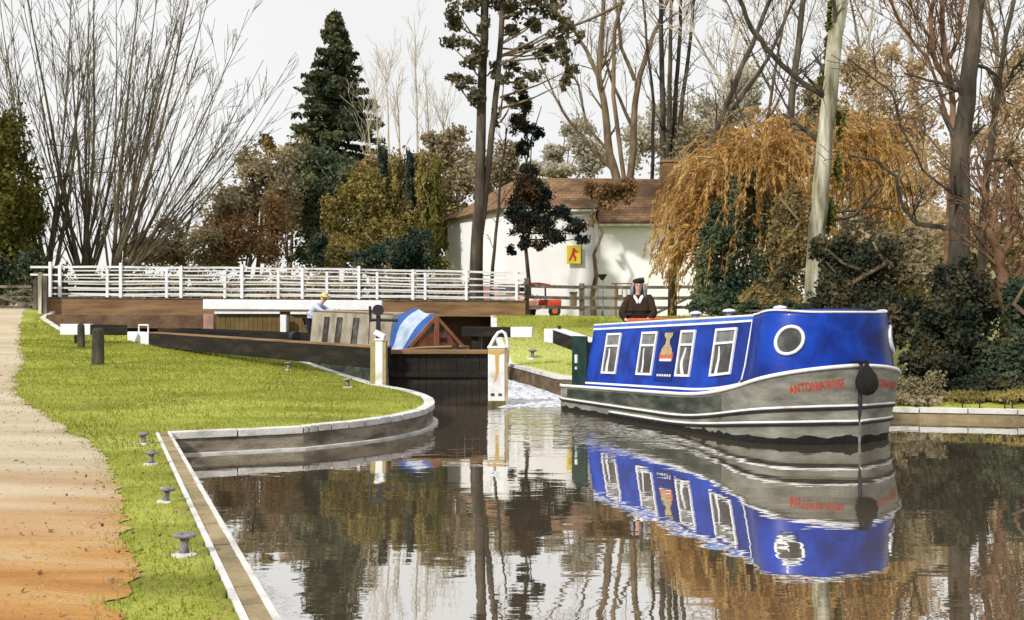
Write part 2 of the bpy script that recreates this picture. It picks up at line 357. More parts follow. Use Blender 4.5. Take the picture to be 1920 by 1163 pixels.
def path_material():
    m = mat('path_earth', [(.38, .17, .045), (.52, .27, .085), (.58, .38, .17)], 1.0, .95, .9, bscale=60, detail=9, stretch=(.35, 1.6, 1), dist=.8)
    t = m.node_tree; n = t.nodes; l = t.links; bs = n['Principled BSDF']; near = bs.inputs['Base Color'].links[0].from_socket
    tcn = n.new('ShaderNodeTexCoord'); sx = n.new('ShaderNodeSeparateXYZ'); l.new(tcn.outputs['Object'], sx.inputs[0])
    no = n.new('ShaderNodeTexNoise'); no.inputs['Scale'].default_value = .9; no.inputs['Detail'].default_value = 6
    mp = n.new('ShaderNodeMapping'); mp.inputs['Scale'].default_value = (.4, 1.8, 1); l.new(tcn.outputs['Object'], mp.inputs[0]); l.new(mp.outputs[0], no.inputs[0])
    ad = n.new('ShaderNodeMath'); ad.operation = 'MULTIPLY_ADD'; l.new(no.outputs[0], ad.inputs[0]); ad.inputs[1].default_value = 5.0; l.new(sx.outputs[1], ad.inputs[2])
    mr = n.new('ShaderNodeMapRange'); mr.inputs['From Min'].default_value = 8.6; mr.inputs['From Max'].default_value = 12.5; l.new(ad.outputs[0], mr.inputs['Value'])
    far = n.new('ShaderNodeValToRGB'); far.color_ramp.elements[0].color = (.44, .35, .23, 1); far.color_ramp.elements[1].color = (.62, .53, .39, 1)
    far.color_ramp.elements[0].position = .3; far.color_ramp.elements[1].position = .65; l.new(no.outputs[0], far.inputs[0])
    mi = n.new('ShaderNodeMix'); mi.data_type = 'RGBA'; l.new(mr.outputs[0], mi.inputs[0]); l.new(near, mi.inputs[6]); l.new(far.outputs[0], mi.inputs[7])
    l.new(mi.outputs[2], bs.inputs['Base Color']); return m
path = mb.build('path', path_material(), smooth=True); tag(path, kind='structure')

# grass blades on the near banks, one countless mass
def grass_blades():
    rng = np.random.default_rng(3); px = []; 
    N = 430000
    x = rng.uniform(-16, 8, N); y = 3.5 + 33*rng.uniform(0, 1, N)**1.75
    e = np.array([path_edge(v) for v in np.linspace(0, 40, 800)]); ed = np.interp(y, np.linspace(0, 40, 800), e)
    s = poly_sd(x, y); k = (s > .19) & (x > ed-.04-.16*rng.uniform(0, 1, N)**2) 
    x = x[k]; y = y[k]; z = land_z(x, y); n = len(x)
    h = rng.uniform(.008, .028, n)*(1+.03*y)*rng.choice([1, 1, 1, 1.9], n); w = .0028*(1+.10*y); a = rng.uniform(0, 2*pi, n)
    dx = np.cos(a)*w; dy = np.sin(a)*w; lx = rng.normal(0, .6, n)*h; ly = rng.normal(0, .6, n)*h
    v = np.empty((n, 3, 3)); v[:, 0] = np.stack([x-dx, y-dy, z-.006], 1); v[:, 1] = np.stack([x+dx, y+dy, z-.006], 1); v[:, 2] = np.stack([x+lx, y+ly, z+h], 1)
    me = bpy.data.meshes.new('grass'); me.vertices.add(n*3); me.vertices.foreach_set('co', v.ravel()); me.loops.add(n*3)
    me.loops.foreach_set('vertex_index', np.arange(n*3, dtype=np.int32)); me.polygons.add(n); me.polygons.foreach_set('loop_start', np.arange(0, n*3, 3, dtype=np.int32))
    me.update(calc_edges=True)
    me.materials.append(pale_side(leafmat('grass_blade', [(.19, .21, .024), (.30, .325, .042), (.41, .43, .08)], .8, .3)))
    o = bpy.data.objects.new('grass', me); COL.objects.link(o)
    tag(o, 'short mown green grass covering the lockside banks', 'grass', kind='stuff')
grass_blades()
def path_grit():
    rng = random.Random(14); mb = MB()
    def stone(x, y, r):
        z = gz(x, y)+.003; k = 6; ring = [(x+r*rng.uniform(.7, 1.2)*cos(2*pi*i/k), y+r*rng.uniform(.6, 1)*sin(2*pi*i/k), z) for i in range(k)]
        top = [(x+(a-x)*.55, y+(b-y)*.55, z+r*rng.uniform(.3, .55)) for a, b, c in ring]
        mb.add(ring+top, [(i, (i+1) % k, k+(i+1) % k, k+i) for i in range(k)]+[tuple(range(k, 2*k))])
    for i in range(2600):
        y = 3.6+16*rng.random()**1.6; e = path_edge(y); x = e-.02-abs(rng.gauss(0, 1.1))-.0 if rng.random() < .5 else e-rng.random()*4.5
        stone(x, y, rng.uniform(.003, .010)*(1+.05*y)*(2.0 if rng.random() < .03 else 1))
    for px, py in ((185, 985), (200, 1000), (215, 1003), (225, 1004), (160, 983), (208, 1092), (215, 1108), (228, 1100), (70, 838), (210, 935)):
        p = hit(px, py); stone(p.x, p.y, rng.uniform(.015, .028))
    o = mb.build('path_grit', mat('grit', [(.10, .07, .04), (.30, .22, .14), (.50, .42, .32)], 9, .9)); tag(o, 'scattered grit and small stones lying on the towpath', 'gravel', kind='stuff')
path_grit()

def fallen_leaves():
    rng = np.random.default_rng(41); n = 700; y = 3.8+22*rng.uniform(0, 1, n)**1.6; e = np.array([path_edge(v) for v in y]); x = e+rng.normal(.25, .9, n)
    k = poly_sd(x, y) > .2; x = x[k]; y = y[k]; z = land_z(x, y)+.016
    o = leaves_mesh('fallen_leaves', np.stack([x, y, z], 1), .022, mat('dead_leaf', [(.10, .05, .02), (.28, .16, .06), (.42, .30, .14)], 12, .8), None, origin=(-4, 9, .3), seed=4, aspect=1.3)
    tag(o, 'brown fallen leaves scattered along the edge of the towpath', 'leaves', kind='stuff')
fallen_leaves()

# ------------------------------------------------------------ canal walls with coping
def resample(pts, step):
    out = []
    for a, b in zip(pts[:-1], pts[1:]):
        a = Vector(a); b = Vector(b); n = max(1, round((b-a).length/step))
        out += [a.lerp(b, i/n) for i in range(n)]
    return out + [Vector(pts[-1])]
def smooth_line(pts, it=2):
    for _ in range(it):
        q = [pts[0]]
        for a, b in zip(pts[:-1], pts[1:]):
            q += [(a[0]*.75+b[0]*.25, a[1]*.75+b[1]*.25), (a[0]*.25+b[0]*.75, a[1]*.25+b[1]*.75)]
        pts = q + [pts[-1]]
    return pts
def offsets(pts, d):
    out = []
    for i, p in enumerate(pts):
        t = (pts[min(i+1, len(pts)-1)]-pts[max(i-1, 0)]).normalized(); out.append(p + Vector((-t.y, t.x))*d)
    return out
def strip(mb, L, a, b, z0, z1, zf):
    """solid strip between offsets a and b of the line, between zf+z0 and zf+z1"""
    A = offsets(L, a); B = offsets(L, b); rows = []
    for p, q, c in zip(A, B, L):
        z = zf(c); rows.append([(p.x, p.y, z+z0), (p.x, p.y, z+z1), (q.x, q.y, z+z1), (q.x, q.y, z+z0)])
    mb.grid(rows, True); n = len(rows)
    b0 = len(mb.v)-4*n; mb.f.append((b0, b0+1, b0+2, b0+3)); e = len(mb.v); mb.f.append((e-1, e-2, e-3, e-4))
def canal_wall(label, pts, side, width, m_cope, m_face, step=.42, white=False, ledge=False, lip=.03):
    """side=+1: land lies left of the line's direction"""
    o = Vector((pts[0][0], pts[0][1], 0)); root = empty('canal_wall', o, label=label, cat='canal wall')
    L = resample(pts, step); s = side
    def top(c):
        t = .14*s; return gz(c.x, c.y) + .006
    tz = [top(c) for c in L]; A = offsets(L, -lip*s); B = offsets(L, width*s); mb = MB()
    for i in range(len(L)-1):
        g = .010/max(.05, (L[i+1]-L[i]).length); j = random.uniform(-.004, .005)
        a0 = A[i].lerp(A[i+1], g); a1 = A[i].lerp(A[i+1], 1-g); b0 = B[i].lerp(B[i+1], g); b1 = B[i].lerp(B[i+1], 1-g)
        z0 = tz[i]+j; z1 = tz[i+1]+j; h = .09
        v = [(a0.x, a0.y, z0-h), (a1.x, a1.y, z1-h), (b1.x, b1.y, z1-h), (b0.x, b0.y, z0-h), (a0.x, a0.y, z0), (a1.x, a1.y, z1), (b1.x, b1.y, z1), (b0.x, b0.y, z0)]
        mb.add(v, [(0, 3, 2, 1), (4, 5, 6, 7), (0, 1, 5, 4), (1, 2, 6, 5), (2, 3, 7, 6), (3, 0, 4, 7)])
    mb.build('coping', m_cope, root, origin=o, bevel=.006)
    mf = MB(); rows = []
    Aw = offsets(L, 0)
    for i, (p, q) in enumerate(zip(Aw, offsets(L, (width-.03)*s))):
        rows.append([(q.x, q.y, -.8), (p.x, p.y, -.8), (p.x, p.y, .05), (p.x, p.y, tz[i]-.085), (q.x, q.y, tz[i]-.085)])
    mf.grid(rows); mf.build('wall_face', m_face, root, origin=o)
    if white:
        for a, b in ((-.032, .004), (width-.004, width+.032)):
            w = MB(); strip(w, L, a*s, b*s, -.05, .012, lambda c: gz(c.x, c.y)); w.build('painted_edge', M['stone_pale'], root, origin=o)
    if ledge:
        w = MB(); strip(w, L, -.09*s, .02*s, -.05, .022, lambda c: .0); w.build('ledge', M['stone_pale'], root, origin=o)
    return root
canal_wall('tan stone coping with white edges running beside the towpath grass', LEFT_EDGE, 1, .115, M['stone_tan'], M['wall_grey'], .36, white=True)
isl = [ISLAND_EDGE[0]] + smooth_line(ISLAND_EDGE[1:8], 2)
canal_wall('pale edged wall curving round the tip of the near grass bank', isl, 1, .15, M['stone_pale'], M['wall_grey'], .9, ledge=True)
canal_wall('dark brown chamber wall below the grass left of the gate', ISLAND_EDGE[7:], 1, .14, M['stone_pale'], M['wall_brown'], 1.1)
canal_wall('brown wall with white coping below the pale far grass', RIGHT_EDGE[:6], 1, .18, M['stone_pale'], M['wall_brown'], 1.2)
canal_wall('low pale stone edge under the dark bushes on the right', RIGHT_EDGE[5:], 1, .09, M['stone_pale'], M['stone_tan'], .7)

# ------------------------------------------------------------ mushroom bollards on the lock side
def mushroom_bollard():
    r = empty('mushroom_bollard'); 
    MB().lathe([(.075, -.02), (.075, .006), (.045, .014)], n=20).build('base_plate', M['stone_pale'], r, smooth=False)
    MB().lathe([(.032, .010), (.027, .04), (.027, .09), (.036, .108)], n=18).build('stem', M['iron_grey'], r, smooth=True)
    MB().lathe([(.034, .104), (.066, .110), (.072, .118), (.068, .128), (.04, .136), (.0, .138)], n=22).build('cap', M['iron_grey'], r, smooth=True)
    return r
proto = mushroom_bollard(); first = True
for (px, py, sc, lb) in [(345, 1044, 1.0, 'nearest grey mushroom bollard beside the towpath coping'),
                     (310, 942, .85, 'second grey mushroom bollard from the foreground, tilted on the coping edge'),
                     (283, 871, .95, 'mushroom bollard just below the corner of the towpath coping'),
                     (270, 833, .95, 'mushroom bollard level with the towpath coping corner'),
                     (541, 694, 1.3, 'small bollard on the near bank under the long black beam'),
                     (652, 727, 1.3, 'small bollard on the near bank closest to the lock gate'),
                     (998, 673, 2.0, 'small bollard alone on the pale far grass'),
                     (905, 655, 1.6, 'small bollard on the far bank behind the big white gate post')]:
    o = proto if first else copy_tree(proto); first = False
    if px == 905: h = Vector((-.3, 31.6, gz(-.3, 31.6)))
    else: h = hit(px, py)
    o.location = h; o.rotation_euler = (R(random.uniform(-3, 3)), R(random.uniform(-4, 4)), random.uniform(0, 6)); o.scale = (sc,)*3
    tag(o, lb, 'bollard', 'mushroom bollards along the lock sides')
    if px == 310: o.rotation_euler[1] = R(9)

# ------------------------------------------------------------ two old timber posts on the near bank
def old_post(px, py, h, r, lb, lean):
    b = hit(px, py); m = MB(); pts = []; rad = []
    n = 12; rows = []
    for t in (0, .1, .3, .55, .8, .93, .985, 1):
        z = -.1 + (h+.1)*t; k = r*(1.05-.12*t)*(1 if t < .95 else .75 if t < 1 else .4)
        rows.append([(k*(1+.10*sin(a*3+1))*cos(a)+lean*z, k*(1+.08*cos(a*2))*sin(a), z+.012*sin(a*4)*t) for a in [2*pi*i/n for i in range(n)]])
    m.grid(rows, True); m.f.append(tuple(range(len(m.v)-n, len(m.v))))
    o = m.build('timber_post', M['post_dark'], smooth=True); o.location = b; tag(o, lb, 'post', 'old timber posts on the near bank'); return o
old_post(183, 684, .84, .135, 'thicker and nearer of the two weathered dark timber posts', .01)
old_post(152, 652, .66, .10, 'slimmer, farther and paler of the two timber posts in front of a white beam end', -.01)

# ------------------------------------------------------------ lower lock gate with its long beam, gate posts
o = Vector((-2.75, 20.3, 0)); lg = empty('lock_gate', o, label='dark timber lock gate with a very long black balance beam reaching left', cat='lock gate')
m = MB()
gl, gr_ = -2.50, -.50
for i in range(13):
    x = gl + (gr_-gl)*(i+.5)/13
    m.box((x, 20.55, .27+.004*(i % 3)), ((gr_-gl)/13-.008, .10+.012*(i % 2), 1.54))
m.build('gate_panel', M['timber_dark'], lg, origin=o, bevel=.004)
MB().box(((gl+gr_)/2, 20.50, 1.085), (gr_-gl+.02, .22, .085)).build('top_rail', M['timber_brown'], lg, origin=o, bevel=.008)
MB().box(((gl+gr_)/2, 20.46, .62), (gr_-gl, .06, .10)).build('cross_rail', M['timber_dark'], lg, origin=o, bevel=.008)
BA = Vector((-2.55, 20.30, .96)); BB = Vector((-10.45, 29.6, 1.15)); BC = Vector((-11.55, 30.9, 1.165))
MB().beam(BA, BB, .34, .42, .40).build('balance_beam', M['timber_dark'], lg, origin=o, bevel=.02)
MB().beam(BA+Vector((0, 0, .222)), BB+Vector((0, 0, .212)), .345, .03).build('beam_cap', M['timber_brown'], lg, origin=o)
MB().beam(BB, BC, .36, .42).build('beam_end', M['white_paint'], lg, origin=o, bevel=.02, label='white painted end of the black beam')
bm_mid = BB.lerp(BC, .45)
MB().tube([bm_mid+Vector((-.28, .3, .2)), bm_mid+Vector((-.28, .3, .42)), bm_mid+Vector((.18, -.2, .42)), bm_mid+Vector((.18, -.2, .2))], .022, 8).build('grab_hoop', M['white_paint'], lg, origin=o)

def gate_post(loc, w, d, h, lb, marks=True):
    r = empty('gate_post', (loc[0], loc[1], 0), label=lb, cat='gate post')
    MB().box((0, 0, h/2-.4), (w, d, h+.8)).build('post', M['white_worn'], r, bevel=.02)
    MB().box((w/2+.028, .01, h/2-.4), (.055, d*.96, h+.78)).build('side_board', mat('ochre_board', [(.30, .22, .10), (.52, .42, .24)], 4, .8, .3), r, bevel=.006)
    MB().box((0, 0, h+.02), (w+.03, d+.04, .04)).build('cap', M['white_paint'], r, bevel=.008)
    return r
gp = gate_post((-.31, 20.45), .34, .34, 1.16, 'broad white gate post with yellow rust streaks standing in the water')
oc = mat('ochre_stain', [(.50, .30, .06), (.66, .46, .16)], 6, .8)
st = MB()
st.add([(-.165, -.1735, 1.14), (.165, -.1735, 1.14), (.165, -.1735, 1.06), (.05, -.1735, 1.03), (.045, -.1735, .72), (.0, -.1735, .52), (-.06, -.1735, .46), (-.015, -.1735, .70), (-.03, -.1735, 1.03), (-.165, -.1735, 1.05)], [tuple(range(10))[::-1]])
st.build('rust_stain', oc, gp)
MB().box((-.08, -.176, .235), (.07, .012, .05)).build('bolt_plate', M['post_dark'], gp); MB().box((.07, -.176, .235), (.07, .012, .05)).build('bolt_plate', M['post_dark'], gp)
MB().box((0, -.1722, .03), (.342, .012, .16)).build('algae_band', mat('algae', [(.05, .045, .015), (.20, .17, .08)], 9, .8), gp)
hoop = MB().tube([Vector((-.16, .05, 1.16)), Vector((-.05, .05, 1.36)), Vector((.03, .05, 1.47)), Vector((.10, .05, 1.5)), Vector((.17, .05, 1.46)), Vector((.215, .05, 1.30)), Vector((.225, .05, 1.0)), Vector((.215, .05, .86))], .032, 10)
hoop.build('hand_hoop', M['white_paint'], gp, smooth=True)
gp2 = gate_post((-2.62, 20.12), .15, .3, 1.32, 'slim white gate post at the left hinge of the lock gate')
MB().box((-.125, .0, .45), (.10, .26, 1.7)).build('old_board', mat('lichen_board', [(.22, .20, .07), (.42, .35, .16)], 5, .85, .3), gp2, bevel=.008)
MB().box((0, -.02, 1.44), (.22, .22, .10), ry=.5).build('cap_board', M['white_paint'], gp2, bevel=.01)

# paddle gear standing on the beam beside the left gate post
o = Vector((-2.72, 20.62, 1.19)); pg = empty('paddle_gear', o, label='black iron paddle gear with a cog wheel and crank arm', cat='paddle gear')
MB().box((0, 0, .30), (.085, .10, .66)).build('rack_post', M['black_iron'], pg, bevel=.008)
MB().tube([(.0, -.10, .74), (.0, .06, .74)], .11, 18).build('cog_wheel', M['black_iron'], pg)
MB().tube([(-.17, 0, .54), (.40, 0, .53)], .032, 8).build('crank_arm', M['black_iron'], pg)
MB().tube([(-.16, 0, .50), (-.17, 0, .82)], .028, 8).add([], []).build('lever', M['black_iron'], pg)
MB().tube([(-.17, 0, .68), (-.01, 0, .76)], .016, 6).build('stay', M['black_iron'], pg)
MB().tube([(-.175, 0, .5), (-.20, 0, .05)], .012, 6).build('drop_rod', M['timber_grey'], pg)

# upper lock gate: white beam, posts, brown boards
o = Vector((-7, 33, 0)); ug = empty('upper_lock_gate', o, label='upper lock gate with a long white balance beam behind the grey boat', cat='lock gate')
d = 33.0
MB().beam(P(383, 571, d), P(717, 573, d), .3, .32).build('balance_beam', M['white_paint'], ug, origin=o, bevel=.02)
MB().beam(P(403, 586, d), P(525, 586, d), .12, .09).build('lower_rail', M['white_paint'], ug, origin=o)
MB().beam(P(545, 586.5, d), P(590, 587, d), .12, .09).build('lower_rail', M['white_paint'], ug, origin=o)
MB().box((P(534.5, 605, d-.05).x, d-.25, 1.37), (.19, .18, 1.05)).build('post', M['white_paint'], ug, origin=o, bevel=.01)
MB().box((P(563, 630, d).x, d-.3, 1.1), (.09, .12, .5)).build('stub_post', M['white_paint'], ug, origin=o, bevel=.01)
m = MB()
for i in range(14):
    x0 = P(404, 0, d).x; x1 = P(526, 0, d).x; m.box((x0+(x1-x0)*(i+.5)/14, d+.12, 1.2), ((x1-x0)/14-.01, .08+.01*(i % 2), 1.6))
m.build('gate_boards', mat('gate_boards', [(.10, .065, .02), (.17, .12, .045)], 2, .8, .4), ug, origin=o)
m = MB()
for i in range(10):
    x0 = P(526, 0, d).x; x1 = P(606, 0, d).x; m.box((x0+(x1-x0)*(i+.5)/10, d+.12, 1.2), ((x1-x0)/10-.01, .08+.01*(i % 2), 1.6))
m.build('gate_boards', bpy.data.materials['gate_boards'], ug, origin=o)
m = MB(); m.beam((P(380, 0, 32.7).x, 32.7, 1.40), (P(606, 0, 32.7).x, 32.7, 1.24), .3, .10); m.build('walk_board', M['timber_dark'], ug, origin=o)
m = MB(); m.beam((P(298, 0, 32).x, 32, 1.32), (P(606, 0, 32).x, 32, 1.1), .25, .30); m.build('lower_beam', M['timber_dark'], ug, origin=o)
m = MB().tube([(P(548, 632, 32).x, 32, 1.17), (P(560, 632, 32).x, 31.8, 1.17)], .20, 16); m.build('roller', M['black_iron'], ug, origin=o)

# white beam end behind the small post
o = P(142, 618, 29.5); bb = empty('balance_beam', o, label='white beam end lying behind the two timber posts', cat='beam')
MB().beam((-.40, 0, 0), (.45, .05, 0), .3, .32).build('beam_end', M['white_paint'], bb, bevel=.02)
MB().beam((.45, .05, 0), (1.4, .2, -.02), .28, .30).build('beam', M['timber_dark'], bb, bevel=.02)
MB().box((.1, 0, -.4), (.2, .22, .6)).build('support', M['timber_dark'], bb)
# right side beams
o = Vector((-.5, 28.2, 1.38)); bb = empty('balance_beam', o, label='dark beam with a white tip lying level behind the white gate post', cat='beam')
a = P(868, 622, 28.3); b = P(959, 623, 28.0); c = P(999, 623, 27.9)
MB().beam(a, b, .30, .28).build('beam', M['timber_dark'], bb, origin=o, bevel=.02)
MB().beam(b, c, .32, .29).build('beam_end', M['white_paint'], bb, origin=o, bevel=.02)
MB().box((a.x+.35, 28.35, .7), (.22, .24, 1.3)).build('heel_post', M['timber_dark'], bb, origin=o)
MB().tube([P(903, 632, 28.0), P(903, 657, 27.6)], .022, 6).build('iron_rod', M['black_iron'], bb, origin=o)
o = P(1066, 640, 25); bb = empty('balance_beam', o, label='brown beam with white tip and white top sloping down behind the blue boat', cat='beam')
a = P(1030, 629, 27); b = P(1046, 631, 26.5); c = P(1118, 656, 22.8)
MB().beam(b, c, .28, .36, .34).build('beam', M['timber_dark'], bb, origin=o, bevel=.015)
MB().beam(a, b, .32, .36).build('beam_end', M['white_paint'], bb, origin=o, bevel=.015)
MB().beam(b+Vector((0, 0, .19)), c+Vector((0, 0, .18)), .30, .03).build('painted_top', M['white_paint'], bb, origin=o)
MB().tube([P(1049, 620, 26.3), P(1049, 611, 26.3)], .035, 8).build('peg', M['black_iron'], bb, origin=o)
MB().box((c.x-.1, c.y+.2, .8), (.25, .25, .8)).build('heel_post', M['timber_dark'], bb, origin=o)

# ------------------------------------------------------------ swing bridge
M['rail_paint'] = mat('rail_paint', [(.40, .36, .31), (.66, .66, .66), (.80, .81, .84)], 1.6, .6, .2, pos=[.3, .42, .6])
def swing_bridge():
    A = P(82, 557, 35.0); B = P(984, 566, 38.0); A.z = 2.50; B.z = 2.43
    o = Vector((A.x, A.y, 2.0)); r = empty('swing_bridge', o, label='long brown timber swing bridge with white post and rail sides', cat='bridge')
    u = (B-A); L = u.length; u.normalize(); nrm = Vector((-u.y, u.x, 0))
    def q(s, off, z): return A + u*s + nrm*off + Vector((0, 0, z))
    MB().beam(q(0, 0, -.32), q(L, 0, -.30), .35, .58).build('side_beam', M['timber_brown'], r, origin=o, bevel=.02)
    MB().beam(q(.1, 2.6, -.34), q(L-.1, 2.6, -.34), .3, .52).build('side_beam', M['timber_brown'], r, origin=o, bevel=.02)
    dk = MB(); n = 64
    for i in range(n):
        c = q(L*(i+.5)/n, 1.3, -.005+.004*(i % 3)); dk.box(c, (L/n-.02, 3.0, .05), rz=math.atan2(u.y, u.x))
    dk.build('deck', M['timber_grey'], r, origin=o)
    for off, xs_, up in ((.06, [95, 113, 227, 340, 454, 567, 673, 774, 874, 968], 1), (2.5, [202, 313, 422, 522, 613, 707, 797, 895], 0)):
        f = MB()
        for k, z in enumerate((.12, .33, .56, .79, 1.06)):
            s0, s1 = (-.1, L) if off < 1 else (.2, L-.3)
            if k in (3, 4) and off < 1: s0 = -.45
            pts = [q(s0+(s1-s0)*i/16, off, z+.012*sin(i*1.7+k)+.05*sin(pi*i/16)) for i in range(17)]
            for a, b in zip(pts[:-1], pts[1:]): f.beam(a, b, .04, (.062 if k < 4 else .075) if off < 1 else .045)
        rail = f.build('railing', M['rail_paint'], r, origin=o)
        for j, px in enumerate(xs_):
            # where this post stands along the bridge
            k = (px-960)/F; s = (k*(A.y+nrm.y*off)-(A.x+nrm.x*off))/(u.x-k*u.y)
            tall = 1.22 if (j % 2 == 0 and up) else 1.12
            p = q(s, off-.05, 0)
            MB().box((p.x-A.x, p.y-A.y, .5+(tall-1.0)/2), (.10, .08, tall+.03)).build('railing_post', M['white_paint'], rail, origin=None, bevel=.008).location = (0, 0, A.z-o.z+u.z*s)
    return r
swing_bridge()
o = Vector((-12, 34.6, 0)); ab = empty('bridge_abutment', o, label='brown brick wall carrying the swing bridge', cat='wall')
def brickmat():
    m = mat('brick_brown', [(.09, .055, .03), (.16, .10, .06), (.21, .14, .09)], 1.5, .9, .3)
    t = m.node_tree; n = t.nodes; l = t.links; bs = n['Principled BSDF']; src = bs.inputs['Base Color'].links[0].from_socket
    br = n.new('ShaderNodeTexBrick'); br.inputs['Scale'].default_value = 4; br.inputs['Mortar Size'].default_value = .012
    br.inputs['Color2'].default_value = (.8, .75, .7, 1); br.inputs['Color1'].default_value = (1, 1, 1, 1); br.inputs['Mortar'].default_value = (.6, .55, .5, 1)
    tcn = n.new('ShaderNodeTexCoord'); mp = n.new('ShaderNodeMapping'); mp.inputs['Rotation'].default_value = (R(90), 0, 0); l.new(tcn.outputs['Object'], mp.inputs[0]); l.new(mp.outputs[0], br.inputs[0])
    mi = n.new('ShaderNodeMix'); mi.data_type = 'RGBA'; mi.blend_type = 'MULTIPLY'; mi.inputs[0].default_value = 1; l.new(src, mi.inputs[6]); l.new(br.outputs[0], mi.inputs[7]); l.new(mi.outputs[2], bs.inputs['Base Color']); return m
M['brick'] = brickmat()
MB().beam((P(92, 0, 34.3).x, 34.3, 1.69), (P(386, 0, 34.3).x, 34.3, 1.66), .4, .44).build('brick_face', M['brick'], ab, origin=o)
MB().beam((P(92, 0, 34.5).x, 34.5, .6), (P(392, 0, 34.5).x, 34.5, .6), .4, 1.74).build('dark_recess', M['timber_dark'], ab, origin=o)  # near-black wall: the dark of the recess below the brick put into colour
MB().beam((-11.0, 38.2, .8), (-.75, 39.6, .8), .4, 2.1).build('brick_face', M['brick'], ab, origin=o)
MB().box((P(394, 0, 34).x, 34.05, .95), (.34, .5, 1.95)).build('brick_pier', M['brick_pink'], ab, origin=o, bevel=.01)

# ------------------------------------------------------------ hull builder for narrowboats (local x forward, y to port, z up from water)
def make_hull(L, HW, TG, TW, zg, ends=.12):
    def w_at(x, T, Lx):
        t = (x-(Lx-T))/T
        if t <= 0: w = HW
        elif t >= 1: w = .0
        else: w = HW*(1-t**2.2)**(1/1.6)
        if x < .35: w *= .90 + .10*sm(x/.35)
        return w
    def hy(x, z):
        t = max(0, min(1, (z+.25)/(zg(x)+.25)))
        a = w_at(x, TW, L-ends); b = w_at(x, TG, L)
        if x > L-ends: a = 0
        k = t**.8
        return max(.018, a*(1-k) + b*k)
    return hy
def hull_mesh(L, hy, zg, n=60):
    mb = MB(); X = [0] + list(np.linspace(.04, L*.72, 26)) + list(L*.72 + (L*.28)*(1-(1-np.linspace(.04, 1, 34))**1.6))
    zt = [0, .2, .4, .6, .8, 1]
    rows = []
    for x in X:
        r = []
        for t in zt: z = -.25+(zg(x)+.25)*t; r.append((x, -hy(x, z), z))
        for t in zt[::-1]: z = -.25+(zg(x)+.25)*t; r.append((x, hy(x, z), z))
        rows.append(r)
    mb.grid(rows); n = len(zt)*2
    mb.f.append(tuple(range(n-1, -1, -1))); b = len(mb.v)-n; mb.f.append(tuple(b+i for i in range(n)))
    # deck
    dv = []
    for x in X: dv.append([(x, -hy(x, zg(x))+.01, zg(x)-.03), (x, hy(x, zg(x))-.01, zg(x)-.03)])
    mb.grid(dv); return mb
def side_line(hy, x0, x1, fz, rad, side, n=44, out=.0, flat=.6):
    pts = [Vector((x0+(x1-x0)*(1-(1-i/n)**2.2), 0, 0)) for i in range(n+1)]
    for p in pts: p.z = fz(p.x); p.y = side*(hy(p.x, p.z)+out)
    return pts
def text_mesh(body, size):
    cu = bpy.data.curves.new('lettering', 'FONT'); cu.body = body; cu.size = size; cu.offset = size*.03; cu.space_character = 1.08; cu.resolution_u = 3
    ob = bpy.data.objects.new('tmp_text', cu); COL.objects.link(ob)
    dg = bpy.context.evaluated_depsgraph_get(); me = bpy.data.meshes.new_from_object(ob.evaluated_get(dg))
    vs = [v.co.copy() for v in me.vertices]; fs = [tuple(p.vertices) for p in me.polygons]
    bpy.data.objects.remove(ob); bpy.data.curves.remove(cu); bpy.data.meshes.remove(me); return vs, fs

